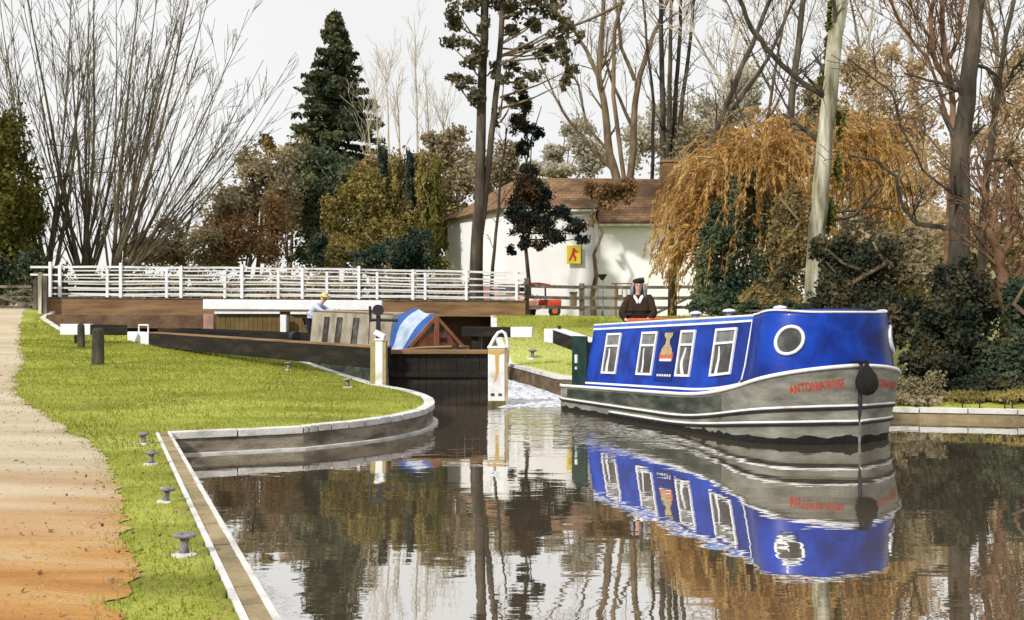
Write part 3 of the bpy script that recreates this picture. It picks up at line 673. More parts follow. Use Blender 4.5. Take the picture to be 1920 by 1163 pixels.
def blue_boat():
    u = Vector((.40, -.9165)); HW = 1.30; O = Vector((.84+.9165*HW, 19.9+.40*HW, 0)); L = 6.96; CW = 1.13; TH = .20
    r = empty('narrowboat', O, math.atan2(u.y, u.x), 'blue narrowboat with white framed windows, one porthole and a black bow fender', 'narrowboat')
    zg = lambda x: .45 + .028*x + .34*sm((x-4.2)/3.0)**1.5 + .12*max(0, (x-5.8)/1.16)**2
    hy = make_hull(L, HW, .80, 1.25, zg, .12)
    hull_mesh(L, hy, zg).build('hull', M['hull_grey'], r, smooth=False)
    for s in (-1, 1):
        # white gunwale
        g = MB(); g.tube(side_line(hy, .0, L-.0005, lambda x: zg(x)+.0, .03, s, 90), .030, 6); g.build('gunwale', M['white_worn'], r, smooth=True)
        for fz, a, b, nm in ((lambda x: .20+.005*x+.30*sm((x-3.8)/3.3)**1.4, .0, L-.0005, 1), (lambda x: .09+.004*x+.20*sm((x-3.6)/3.4)**1.5, 2.2, L-.0005, 2)):
            p = side_line(hy, a, b, fz, .02, s, 90, .008)
            k = MB(); k.tube([v+Vector((0, 0, .012)) for v in p], .019, 6); st_ = k.build('rubbing_strake', M['white_worn'], r, smooth=True)
            k = MB(); k.tube([v+Vector((0, 0, -.022)) for v in p], .021, 6); k.build('strake_underside', M['rubber'], st_, smooth=True)
        # dark panel along the after hull side
        pn = MB(); rows = []
        for i in range(30):
            x = .55 + (5.55-.55)*i/29; zs = [.25+.02*x*.3, .25+(zg(x)-.30)*.5, zg(x)-.05]
            rows.append([(x, s*(hy(x, z)+.006), z) for z in zs])
        pn.grid(rows); pn.build('side_panel', M['hull_dark'], r)
        # algae at the water line
        wl = MB(); rows = []
        for i in range(90):
            x = .1+(L-.101)*(1-(1-i/89)**1.8); h = .05+.03*sm((x-4)/3)+.09*abs(MN.noise((x*5, s, 0)))+.05*abs(MN.noise((x*31, s, 3))); rows.append([(x, s*(hy(x, z)+.005), z) for z in (-.1, 0, h)])
        wl.grid(rows); wl.build('waterline_weed', M['rope_black'], r)
    # stem bar, fender, name
    MB().tube([(L-.13, 0, -.2), (L-.06, 0, .1), (L+.0, 0, .55), (L+.03, 0, zg(L)+.07)], [.03, .03, .034, .03], 8).build('stem_bar', M['black_iron'], r, smooth=True)
    fe = MB(); fe.lathe([(.0, -.19), (.09, -.16), (.145, -.08), (.155, 0), (.13, .10), (.08, .17), (.035, .22), (.02, .30)], n=18)
    fo = fe.build('bow_fender', M['rope_black'], r, smooth=True); fo.location = (L+.14, 0, zg(L)-.22)
    MB().tube([(L+.12, .02, zg(L)+.05), (L+.0, .05, zg(L)+.06), (L-.25, .10, zg(L)+.02)], .014, 6).build('fender_rope', M['rope_black'], r)
    MB().tube([(L+.12, -.02, zg(L)+.05), (L+.0, -.05, zg(L)+.06), (L-.25, -.10, zg(L)+.02)], .014, 6).build('fender_rope', M['rope_black'], r)
    vs, fs = text_mesh('ANTONIA ROSE', .175); tw = max(v.x for v in vs)
    def arc_x(a, z=.9):
        xx = L; p = None
        while xx > 3:
            y = hy(xx, z); q = Vector((xx, y))
            if p is not None:
                a -= (q-p).length
                if a <= 0: return xx
            p = q; xx -= .004 if xx > L-1.2 else .03
        return xx
    tab = [arc_x(.03*i) for i in range(60)]
    def arcx(a): i = min(58, int(a/.03)); return tab[i]+(tab[i+1]-tab[i])*(a/.03-i)
    # starboard: reads stern to bow along +x ; port: reads bow to stern
    for s in (-1, 1):
        mb = MB(); out_ = []
        for v in vs:
            k = v.x/tw
            if s < 0: x = arcx(1.02-.80*k) 
            else: x = arcx(.24 + .80*k)
            z = zg(x)-.285 + v.y*.95; out_.append((x, s*(hy(x, z)+.009), z))
        mb.add(out_, fs); mb.build('boat_name', M['red'], r)
    # fairlead
    MB().ball((6.05, -hy(6.05, zg(6.05))+.05, zg(6.05)+.04), .06, sc=(1.6, .8, .7)).build('fairlead', M['black_iron'], r, smooth=True)
    # --- cabin
    X0, X1 = .95, 5.85
    rz_ = lambda x: 1.62 + .033*(x-.95)
    def cp(x, t, s=-1, off=0):
        z = zg(x) + (rz_(x)-zg(x))*t; y = CW - TH*t; return Vector((x, s*(y+off), z+off*.15))
    c = MB(); rows = []
    for i in range(12):
        x = X0+(X1-X0)*i/11; row = [cp(x, t) for t in (0, .5, 1)]
        row += [Vector((x, yy_, rz_(x)+.065*(1-(yy_/(CW-TH))**2))) for yy_ in (-.6, 0, .6)] + [cp(x, t, 1) for t in (1, .5, 0)]; rows.append(row)
    c.grid(rows); n = 9; c.f.append(tuple(range(n-1, -1, -1))); b = len(c.v)-n; c.f.append(tuple(b+i for i in range(n)))
    cab = c.build('cabin', M['blue'], r)
    # bow cabin, rounded in plan, following the gunwale
    def fp(x, t, s):
        w0 = hy(x, zg(x))*.93; z = zg(x)-.02 + (RZ(x)-zg(x)+.02)*t
        k = sm((x-X1)/.35); y0 = w0*k + CW*(1-k)
        return Vector((x + .0*t, s*max(.0, y0*(1-.15*t)), z))
    RZ = lambda x: 1.80 + .06*sm((x-X1)/.5) + .0*x - .03*sm((x-6.4)/.4)
    XE = 6.80
    f = MB(); rows = []; XX = list(np.linspace(X1, 6.2, 6)) + [6.2+.60*(1-(1-q)**1.9) for q in np.linspace(.08, 1, 14)]
    w_end = 0
    for x in XX:
        row = [fp(x, t, -1) for t in (0, .33, .66, .93)]; e = row[-1].y
        row += [Vector((x, e*.985, RZ(x)-.03)), Vector((x, e*.955, RZ(x)))] + [Vector((x, yy_*abs(e), RZ(x)+.03*(1-yy_*yy_))) for yy_ in (-.5, 0, .5)] + [Vector((x, -e*.955, RZ(x))), Vector((x, -e*.985, RZ(x)-.03))]
        row += [fp(x, t, 1) for t in (.93, .66, .33, 0)]; rows.append(row)
    # rounded nose closing the shape
    last = rows[-1]
    for k_, dx in ((.93, .03), (.72, .055), (.38, .075), (.0, .085)):
        rows.append([Vector((v.x+dx*(1 if True else 0), v.y*k_, v.z)) for v in last])
    f.grid(rows); f.build('bow_cabin', M['blue'], r, smooth=True)
    # roof edge line and trims
    def band(t0, t1, xa, xb, m_, nm, s=-1, off=.010):
        k = MB(); rows = [[cp(xa+(xb-xa)*i/20, t0, s, off), cp(xa+(xb-xa)*i/20, t1, s, off)] for i in range(21)]
        rr = [[cp(xa+(xb-xa)*i/20, t0, s, .0), cp(xa+(xb-xa)*i/20, t0, s, off), cp(xa+(xb-xa)*i/20, t1, s, off), cp(xa+(xb-xa)*i/20, t1, s, 0)] for i in range(21)]
        k.grid(rr); return k.build(nm, m_, cab)
    for s in (-1, 1):
        band(.045, .075, X0, X1-.13, M['white_paint'], 'coach_line', s)
        band(.925, .955, X0, X1-.02, M['white_paint'], 'coach_line', s)
        band(.958, 1.0, X0, X1-.0, M['blue_light'], 'cant_rail', s, .006)
        k = MB(); k.tube([cp(X1-.14, .055, s, .012), cp(X1-.06, .10, s, .012), cp(X1-.03, .3, s, .012), cp(X1-.02, .94, s, .012)], .013, 6); k.build('coach_line', M['white_paint'], cab)
        k = MB(); k.tube([Vector((x, s*(CW-TH), rz_(x)+.012)) for x in np.linspace(X0, X1, 12)], .018, 6); k.build('roof_rail', M['white_worn'], cab)
        k = MB(); pts = []
        for x in XX: e = fp(x, .93, s); pts.append(Vector((x, e.y*.975, RZ(x)+.008)))
        for k_, dx in ((.93, .03), (.72, .055), (.38, .075), (.0, .085)): pts.append(Vector((pts[len(XX)-1].x+dx, pts[len(XX)-1].y*k_, RZ(XE)+.008)))
        k.tube(pts, .016, 6); k.build('roof_rail', M['white_worn'], cab)
    # windows
    def window(xc, w, s=-1, round_=False):
        t0, t1 = .22, .86; o_ = .012
        fr = MB(); fw = .035
        def rect(xa, xb, ta, tb, z0, z1, mbx):
            P4 = [(xa, ta), (xb, ta), (xb, tb), (xa, tb)]
            v = [cp(x, t, s, z0) for x, t in P4] + [cp(x, t, s, z1) for x, t in P4]
            mbx.add(v, [(0, 1, 2, 3), (4, 7, 6, 5), (0, 4, 5, 1), (1, 5, 6, 2), (2, 6, 7, 3), (3, 7, 4, 0)])
        xa, xb = xc-w/2, xc+w/2; H = 1.05
        rect(xa, xb, t0, t0+fw/H, 0, .028, fr); rect(xa, xb, t1-fw/H, t1, 0, .028, fr)
        rect(xa, xa+fw, t0+fw/H, t1-fw/H, 0, .028, fr); rect(xb-fw, xb, t0+fw/H, t1-fw/H, 0, .028, fr)
        rect(xa+fw, xb-fw, .645, .675, 0, .024, fr)
        wf = fr.build('window', M['white_worn'], r)
        g = MB(); rect(xa+fw, xb-fw, t0+fw/H, .645, .0, .006, g); g.build('lower_pane', M['glass'], wf)
        g = MB(); rect(xa+fw, xb-fw, .675, t1-fw/H, .0, .006, g); g.build('upper_pane', M['glass_grey'], wf)
        k = MB(); rows = []; am = .012+.04*((xc*7.3) % 1); ph = xc*2.1
        for i in range(7):
            t = t0+.04+(.62-t0-.04)*i/6; x = xa+.13+am*sin(i*.9+ph)
            rows.append([cp(x, t, s, .009), cp(x+(.04+.07*((xc*3.7) % 1))*(1.2-.1*i), t, s, .009)])
        k.grid(rows); k.build('curtain', M['curtain'], wf)
    for s in (-1, 1):
        for xc, w in ((1.79, .52), (3.02, .50), (4.20, .42), (5.22, .54)): window(xc, w, s)
        # porthole on the bow cabin
        c0 = fp(arcx(1.08), .55, s); k = MB(); ring = []
        for j in range(25):
            a = 2*pi*j/24; x = arcx(1.08-.215*cos(a)); t = .55+.215*sin(a); p = fp(x, t, s); ring.append(p+Vector((.0, s*.02, 0)))
        k.tube(ring, .026, 6, cap=False); pr = k.build('porthole', M['white_paint'], r, smooth=True)
        k = MB(); k.add([c0+Vector((0, s*.018, 0))]+[v-Vector((0, s*.002, 0)) for v in ring[:-1]], [(0, 1+j, 1+(j+1) % 24) for j in range(24)]); k.build('porthole_glass', M['glass'], pr)
        # headlamp glint near the nose
    MB().ball((6.80, .40, 1.62), .035).build('headlamp', M['white_paint'], r, smooth=True)
    # painted emblem panel between the middle windows
    for s in (-1,):
        def poly(pts, m_, nm, off):
            k = MB(); k.add([cp(x, t, s, off) for x, t in pts], [tuple(range(len(pts)))]); return k.build(nm, m_, cab)
        poly([(3.36, .14), (3.90, .14), (3.90, .84), (3.36, .84)], M['blue_dark'], 'emblem_panel', .006)
        poly([(3.435, .45), (3.835, .45), (3.840, .54), (3.735, .62), (3.535, .62), (3.430, .54)], M['orange'], 'emblem', .010)
        poly([(3.455, .43), (3.815, .43), (3.815, .465), (3.455, .465)], M['white_paint'], 'emblem', .013)
        poly([(3.465, .52), (3.805, .52), (3.795, .60), (3.705, .68), (3.695, .74), (3.765, .79), (3.765, .835), (3.515, .835), (3.515, .79), (3.585, .74), (3.575, .68), (3.475, .60)], M['tan'], 'emblem', .016)
        for i in range(6): poly([(3.435+.075*i, .215), (3.435+.075*i+.05, .215), (3.435+.075*i+.055, .245), (3.44+.075*i, .245)], M['white_paint'], 'emblem_script', .012)
    # aft bulkhead with green doors, steering gear and roof furniture
    MB().box((.93, -.50, .98), (.05, .8, 1.05)).build('stern_door', M['green_door'], r, bevel=.01)
    dd = MB(); dd.box((.60, -1.06, .93), (.60, .04, .98)); d1 = dd.build('stern_door', M['green_door'], r, bevel=.01, label='open dark green stern door')
    MB().box((.50, -1.087, .98), (.09, .02, .16)).build('door_handle', M['white_paint'], d1); MB().box((.50, -1.087, .80), (.06, .02, .05)).build('door_handle', M['white_paint'], d1)
    MB().box((1.62, .0, 1.71), (.8, .75, .10)).build('slide_hatch', M['orange'], r, bevel=.02)
    for x, y in ((4.35, -.3), (5.5, -.2), (3.4, -.3)):
        k = MB().lathe([(.05, 0), (.04, .06), (.10, .07), (.11, .085), (.08, .11), (0, .125)], n=16); v = k.build('roof_vent', M['white_worn'], r, smooth=True); v.location = (x, y, rz_(x)+.055)
    k = MB()
    k.box((4.75, .15, rz_(4.75)+.13), (.95, .16, .03)); k.box((4.4, .15, rz_(4.4)+.09), (.05, .1, .1)); k.box((5.1, .15, rz_(5.1)+.09), (.05, .1, .1)); k.build('gang_plank', M['timber_grey'], r)
    MB().tube([(-.05, 0, .3), (-.02, 0, .95), (.05, .02, 1.05), (.42, .08, 1.16)], [.03, .028, .024, .02], 8).build('tiller', M['black_iron'], r, smooth=True)
    MB().box((-.12, 0, .02), (.35, .03, .5)).build('rudder', M['black_iron'], r)
    return r, O, u
boat, BO, BU = blue_boat()

def grey_boat():
    u = Vector((.54, -.8417)); O = Vector((-6.1, 31.0, 0)); L = 8.9; HW = .80
    r = empty('narrowboat', O, math.atan2(u.y, u.x), 'grey narrowboat with a blue and white canvas cratch waiting in the lock', 'narrowboat')
    zg = lambda x: .78+.02*x+.15*sm((x-6.5)/2.4)
    hy = make_hull(L, HW, 1.2, 1.6, zg, .12); hull_mesh(L, hy, zg).build('hull', M['hull_dark'], r)
    for s in (-1, 1): MB().tube(side_line(hy, 0, L-.02, lambda x: zg(x), .03, s), .028, 6).build('gunwale', M['timber_brown'], r, smooth=True)
    X0, X1 = 1.5, 6.75; rz_ = lambda x: 1.97-.022*(x-X0)
    def cp(x, t, s=-1, off=0): return Vector((x, s*(.70-.12*t+off), zg(x)+(rz_(x)-zg(x))*t))
    c = MB(); rows = []
    for i in range(8):
        x = X0+(X1-X0)*i/7; rows.append([cp(x, 0), cp(x, 1)]+[Vector((x, y_, rz_(x)+.05*(1-(y_/.58)**2))) for y_ in (-.3, 0, .3)]+[cp(x, 1, 1), cp(x, 0, 1)])
    c.grid(rows); n = 7; c.f.append(tuple(range(n-1, -1, -1))); b = len(c.v)-n; c.f.append(tuple(b+i for i in range(n)))
    cab = c.build('cabin', M['grey_cabin'], r)
    for s in (-1, 1):
        MB().tube([cp(x, 1, s)+Vector((0, 0, .02)) for x in np.linspace(X0, X1, 8)], .02, 6).build('roof_rail', M['timber_brown'], cab)
        for xc in (2.6, 3.5, 4.6):
            w = .34; k = MB()
            for (off, g) in ((.006, 0), ):
                v = [cp(xc-w/2, .12, s, off), cp(xc+w/2, .12, s, off), cp(xc+w/2+.03, .88, s, off), cp(xc-w/2+.03, .88, s, off)]
                k.add(v, [(0, 1, 2, 3)])
            wo = k.build('window', M['glass'], r)
            k = MB(); k.tube([v_+Vector((0, s*.006, 0)) for v_ in v]+[v[0]+Vector((0, s*.006, 0))], .016, 4); k.build('window_frame', M['hull_dark'], wo)
    # canvas cratch: ridge to boards, alternating blue and white panels
    XB = 7.9; apex0 = Vector((X1, 0, 2.02)); apex1 = Vector((XB, 0, 1.82))
    for s in (-1, 1):
        for i, (t0, t1, mm) in enumerate(((0, .22, 'canvas_blue'), (.22, .74, 'canvas_white'), (.74, 1.0, 'canvas_blue'))):
            def pt(tx, ty):
                x = X1+.02+(XB-X1)*tx; a = apex0.lerp(apex1, tx); e = Vector((x, s*.78, zg(x)+.02)); a = Vector((x, 0, a.z))
                p = a.lerp(e, ty); roofw = .55*(1-tx)
                p.z += .16*(1-tx)*sin(pi*ty); p.y += s*.22*(1-tx)*sin(pi*min(1, ty*1.2))*.8; return p+Vector((0, s*.0, .02*sin(tx*9+ty*4)))
            k = MB(); k.grid([[pt(t0+(t1-t0)*a/5, b_/8) for b_ in range(9)] for a in range(6)]); k.build('canvas_panel', M[mm], r, smooth=True)
    k = MB(); bl = Vector((XB+.01, -.72, zg(XB)+.06)); brr = Vector((XB+.01, .72, zg(XB)+.06)); ap = Vector((XB+.01, 0, 1.80))
    k.add([bl, brr, ap], [(0, 1, 2)]); bd = k.build('cratch_board', M['glass'], r)
    MB().beam(bl+Vector((.02, 0, 0)), ap+Vector((.02, 0, 0)), .05, .08).build('cratch_frame', M['wood_red'], bd); MB().beam(brr+Vector((.02, 0, 0)), ap+Vector((.02, 0, 0)), .05, .08).build('cratch_frame', M['wood_red'], bd)
    MB().box((XB+.04, 0, (ap.z+bl.z)/2+.02), (.05, .12, ap.z-bl.z)).build('cratch_frame', M['wood_red'], bd)
    k = MB(); k.add([(XB+.022, -.55, bl.z), (XB+.022, .55, bl.z), (XB+.022, .38, bl.z+.27), (XB+.022, .0, bl.z+.34), (XB+.022, -.38, bl.z+.27)], [(0, 1, 2, 3, 4)]); k.build('cratch_panel', mat('brick_red', [(.14, .045, .025), (.26, .09, .05)], 6, .7), bd)
    MB().box((XB+.03, .2, bl.z+.16), (.02, .16, .09)).build('cratch_badge', M['dark_cloth'], bd)
    return r, O, u
gboat, GO, GU = grey_boat()

# white water below the gate, between the post and the boat
def foam():
    rng = np.random.default_rng(5); mb = MB()
    for i in range(900):
        px = rng.uniform(944, 1052); py = rng.uniform(706, 764)
        lo = 712+(px-948)*.31
        if py < lo: continue
        d = EYE*F/(py-HZ); x = (px-960)*d/F; y = d
        if poly_sd(np.array([x]), np.array([y]))[0] > -.04: continue
        a = rng.uniform(.05, .20); b = a*rng.uniform(.3, .6)*1.6; k = 9; ph = rng.uniform(0, 1, 4)*6; z = .006+.03*rng.uniform()**2
        ring = [(x+a*(1+.3*sin(3*t+ph[0]))*cos(t), y+b*(1+.3*sin(2*t+ph[1]))*sin(t), .004) for t in [2*pi*q/k for q in range(k)]]
        mb.add(ring+[(x, y, z+.02)], [(q, (q+1) % k, k) for q in range(k)])
    o = mb.build('water_foam', mat('foam', [(.34, .37, .44), (.66, .69, .74), (.82, .84, .87)], 7, .4, .3, spec=.5, pos=[.38, .48, .6]), smooth=True)
    tag(o, 'churning white water between the gate post and the stern of the blue boat', 'foam', kind='stuff')
foam()

# ------------------------------------------------------------ people
def skin_obj(name, J, E, m, parent, root, sub=2):
    names = list(J); me = bpy.data.meshes.new(name); me.from_pydata([J[k][:3] for k in names], [(names.index(a), names.index(b)) for a, b in E], [])
    me.materials.append(m); o = bpy.data.objects.new(name, me); COL.objects.link(o); o.parent = parent
    o.modifiers.new('skin', 'SKIN'); 
    for i, k in enumerate(names):
        sv = me.skin_vertices[0].data[i]; r = J[k][3]; sv.radius = (r, r) if not isinstance(r, tuple) else r; sv.use_root = (k == root)
    sb = o.modifiers.new('subdiv', 'SUBSURF'); sb.levels = sub; sb.render_levels = sub
    for p in me.polygons: p.use_smooth = True
    o.modifiers['skin'].use_smooth_shade = True
    return o
def finger_chains(J, E, wrist, palm, dirv, side, curl):
    d = Vector(dirv).normalized(); s = Vector(side).normalized(); up = d.cross(s)
    p = Vector(palm)
    for i, (off, ln) in enumerate(((-.032, .072), (-.011, .082), (.011, .076), (.031, .060))):
        b = p + d*.035 + s*off; J[f'{wrist}_f{i}a'] = (*b, .0095); m1 = b + d*ln*.5 + up*curl*.35*ln; J[f'{wrist}_f{i}b'] = (*m1, .0085)
        e = m1 + (d*.6+up*curl).normalized()*ln*.5; J[f'{wrist}_f{i}c'] = (*e, .0075)
        E += [(wrist+'_palm', f'{wrist}_f{i}a'), (f'{wrist}_f{i}a', f'{wrist}_f{i}b'), (f'{wrist}_f{i}b', f'{wrist}_f{i}c')]
    t = p + s*(-.045) - d*.005; J[wrist+'_t1'] = (*t, .011); t2 = t + d*.035 - s*.015 + up*curl*.02; J[wrist+'_t2'] = (*t2, .009)
    E += [(wrist+'_palm', wrist+'_t1'), (wrist+'_t1', wrist+'_t2')]
def person(loc, rz, label, pose, coat_m, leg_m, hair, hat, coat_len):
    """local frame: faces +x, z up from the soles"""
    r = empty('person', loc, rz, label, 'person')
    J = dict(pelvis=(0, 0, .93, .125), waist=(.01, 0, 1.08, .115), chest=(.0, 0, 1.30, .135), neckb=(-.0, 0, 1.46, .065), neck=(.01, 0, 1.53, .052), jaw=(.03, 0, 1.60, .068), head=(.015, 0, 1.68, .088), crown=(.0, 0, 1.745, .062))
    E = [('pelvis', 'waist'), ('waist', 'chest'), ('chest', 'neckb'), ('neckb', 'neck'), ('neck', 'jaw'), ('jaw', 'head'), ('head', 'crown')]
    for s, n in ((-1, 'r'), (1, 'l')):
        J[n+'hip'] = (0, s*.09, .88, .095); J[n+'knee'] = (.02, s*.10, .48, .058); J[n+'ank'] = (-.02, s*.10, .09, .038); J[n+'toe'] = (.15, s*.115, .035, .032)
        E += [('pelvis', n+'hip'), (n+'hip', n+'knee'), (n+'knee', n+'ank'), (n+'ank', n+'toe')]
        J[n+'sho'] = (0, s*.175, 1.405, .062); J[n+'elb'] = (.06, s*.25, 1.12, .042); J[n+'wri'] = (.26, s*.20, 1.05, .027); J[n+'wri_palm'] = (.31, s*.19, 1.04, .030)
        E += [('chest', n+'sho'), (n+'sho', n+'elb'), (n+'elb', n+'wri'), (n+'wri', n+'wri_palm')]
    for k, v in pose.items(): J[k] = (*v[:3], v[3] if len(v) > 3 else J[k][3])
    B = {k: v for k, v in J.items()}; EB = list(E)
    for s, n in ((-1, 'r'), (1, 'l')):
        w = Vector(J[n+'wri'][:3]); p = Vector(J[n+'wri_palm'][:3]); dv = (p-w); sd_ = dv.cross(Vector((0, 0, 1))).normalized()*(1 if s > 0 else -1)
        finger_chains(B, EB, n+'wri', p, dv, sd_, -.8 if s > 0 else .8)
    skin_obj('body', B, EB, M['skin'], r, 'pelvis', 1)
    # face
    hd = Vector(J['head'][:3]); jw = Vector(J['jaw'][:3]); f = Vector((1, 0, 0))
    for s in (-1, 1):
        MB().ball(hd+Vector((.078, s*.032, -.012)), .013, 8, 6).build('eye', M['dark_cloth'], r, smooth=True)
        MB().ball(hd+Vector((.0, s*.088, -.02)), .028, 8, 6, (.6, .35, 1)).build('ear', M['skin'], r, smooth=True)
    MB().ball((hd+jw)/2+Vector((.088, 0, .012)), .018, 8, 6, (1, .7, 1.5)).build('nose', M['skin'], r, smooth=True)
    MB().ball(jw+Vector((.072, 0, -.005)), .022, 8, 6, (.4, 1.2, .35)).build('mouth', M['pink_red'], r, smooth=True)
    # clothes
    ks = ['pelvis', 'waist', 'chest', 'neckb', 'rsho', 'relb', 'rwri', 'lsho', 'lelb', 'lwri']
    g = {k: (*J[k][:3], J[k][3]*1.22+.012) for k in ks}; g['neckb'] = (*J['neckb'][:3], .078)
    g['hem'] = (J['pelvis'][0], 0, J['pelvis'][2]-coat_len, .185)
    for n in 'rl':
        a = Vector(J[n+'wri'][:3]); b_ = Vector(J[n+'elb'][:3]); g[n+'wri'] = (*(a.lerp(b_, .08)), .043)
    skin_obj('coat', g, [('hem', 'pelvis'), ('pelvis', 'waist'), ('waist', 'chest'), ('chest', 'neckb'), ('chest', 'rsho'), ('rsho', 'relb'), ('relb', 'rwri'), ('chest', 'lsho'), ('lsho', 'lelb'), ('lelb', 'lwri')], coat_m, r, 'pelvis')
    t = {k: (*J[k][:3], J[k][3]*1.18+.01) for k in ('pelvis', 'rhip', 'rknee', 'rank', 'lhip', 'lknee', 'lank')}
    skin_obj('trousers', t, [('pelvis', 'rhip'), ('rhip', 'rknee'), ('rknee', 'rank'), ('pelvis', 'lhip'), ('lhip', 'lknee'), ('lknee', 'lank')], leg_m, r, 'pelvis')
    for n in 'rl':
        a = J[n+'ank']; b_ = J[n+'toe']; MB().ball(((a[0]+b_[0])/2, (a[1]+b_[1])/2, .045), .07, 12, 8, (2.0, .75, .65)).build('shoe', M['dark_cloth'], r, smooth=True)
    hair(r, hd, J); hat(r, hd, J); return r
def hair_long(r, hd, J):
    k = MB(); rng = random.Random(3)
    for i in range(150):
        a = rng.uniform(1.0, 2*pi-1.12); ph = rng.uniform(.0, 1.0); el = rng.uniform(.1, 1.2)
        p = hd + Vector((cos(a)*cos(el), sin(a)*cos(el), sin(el)))*.095; ln = rng.uniform(.16, .32)
        q = hd + Vector((cos(a)*.115-.01, sin(a)*.12, -.02)); e = hd + Vector((cos(a)*.10+rng.uniform(-.02, .02), sin(a)*(.13+rng.uniform(0, .04)), -ln))
        k.tube([p, q, (q+e)/2+Vector((rng.uniform(-.02, .02), rng.uniform(-.02, .02), 0)), e], [.012, .018, .015, .006], 5)
    k.build('hair', M['hair_grey'], r, smooth=True)
def hat_beret(r, hd, J):
    k = MB().ball(hd+Vector((-.012, 0, .062)), .115, 16, 8, (1.05, 1.05, .55)); k.ball(hd+Vector((-.012, 0, .12)), .012, 6, 4); k.build('beret', M['felt_black'], r, smooth=True)
    k = MB(); c = Vector(J['neckb'][:3])
    for s in (-1, 1): k.add([c+Vector((.06, s*.085, .03)), c+Vector((.13, s*.10, -.02)), c+Vector((.165, s*.02, -.17)), c+Vector((.15, 0, -.10)), c+Vector((.09, s*.03, -.01))], [(0, 1, 2, 3, 4)])
    k.build('collar', M['curtain'], r)
def hair_none(r, hd, J):
    k = MB(); k.ball(hd+Vector((-.03, 0, -.0)), .10, 12, 8, (.9, .95, 1.1)); k.build('hair', M['straw'], r, smooth=True)
def hat_sun(r, hd, J):
    o = MB().lathe([(.0, .0), (.16, -.02), (.165, -.005), (.105, .02), (.10, .075), (.07, .11), (.0, .12)], n=20).build('sun_hat', M['straw'], r, smooth=True); o.location = hd+Vector((.0, 0, .045)); o.rotation_euler = (0, R(14), 0)
# steerer on the blue boat, behind the cabin, both hands towards the hatch
deck = BO + Vector((BU.x, BU.y, 0))*.62 + Vector((-BU.y, BU.x, 0))*.22 + Vector((0, 0, .74))
person(deck, math.atan2(-deck.y, -deck.x+.8), 'person in a long brown coat and black beret steering the blue boat',
       dict(rsho=(0, -.19, 1.40, .075), lsho=(0, .19, 1.40, .075), relb=(.12, -.31, 1.10, .075), lelb=(.14, .30, 1.10, .075), rwri=(.24, -.24, .98, .03), rwri_palm=(.29, -.21, .97, .03), lwri=(.30, .16, .99, .03), lwri_palm=(.35, .12, .98, .03),
            pelvis=(0, 0, .93, .19), waist=(0, 0, 1.08, .185), chest=(0, 0, 1.28, .18), jaw=(.045, .012, 1.60, .070), head=(.02, .01, 1.685, .094)),
       M['coat_brown'], M['dark_cloth'], hair_long, hat_beret, .28)
MB().box((0, 0, .37), (.9, 1.5, .74)).build('steering_step', M['hull_dark'], boat).location = (.50, .1, 0)
# helper leaning on the grey boat's roof
gd = GO + Vector((GU.x, GU.y, 0))*.70 + Vector((-GU.y, GU.x, 0))*(-.25) + Vector((0, 0, .80))
person(gd, math.atan2(-.30, .95), 'person in a pale blue jacket and straw hat leaning on the grey boat roof',
       dict(pelvis=(-.08, 0, .92, .13), waist=(-.0, 0, 1.06), chest=(.14, 0, 1.26), neckb=(.25, 0, 1.40), neck=(.29, 0, 1.46), jaw=(.36, 0, 1.51), head=(.37, 0, 1.59), crown=(.37, 0, 1.65),
            rsho=(.18, -.18, 1.34), lsho=(.18, .18, 1.34), relb=(.40, -.22, 1.18), lelb=(.42, .2, 1.2), rwri=(.62, -.16, 1.17), lwri=(.64, .14, 1.18), rwri_palm=(.68, -.15, 1.18), lwri_palm=(.70, .13, 1.19),
            rhip=(-.09, -.09, .87), lhip=(-.09, .09, .87), rknee=(-.03, -.1, .48), lknee=(-.05, .1, .48)),
       M['jacket_blue'], M['dark_cloth'], hair_none, hat_sun, .20)
# ------------------------------------------------------------ white house with brown roof
def tile_courses(m, n_per_m=3.2):
    t = m.node_tree; n = t.nodes; l = t.links; bs = n['Principled BSDF']; src = bs.inputs['Base Color'].links[0].from_socket
    tcn = n.new('ShaderNodeTexCoord'); mp = n.new('ShaderNodeMapping'); mp.inputs['Rotation'].default_value = (R(90), 0, 0); l.new(tcn.outputs['Object'], mp.inputs[0])
    br = n.new('ShaderNodeTexBrick'); br.inputs['Scale'].default_value = 1.0; br.inputs['Brick Width'].default_value = .34; br.inputs['Row Height'].default_value = .15; br.inputs['Mortar Size'].default_value = .012
    br.inputs['Color1'].default_value = (1, 1, 1, 1); br.inputs['Color2'].default_value = (.72, .70, .68, 1); br.inputs['Mortar'].default_value = (.42, .38, .35, 1); l.new(mp.outputs[0], br.inputs[0])
    mi = n.new('ShaderNodeMix'); mi.data_type = 'RGBA'; mi.blend_type = 'MULTIPLY'; mi.inputs[0].default_value = 1; l.new(src, mi.inputs[6]); l.new(br.outputs[0], mi.inputs[7]); l.new(mi.outputs[2], bs.inputs['Base Color'])
tile_courses(M['roof'])
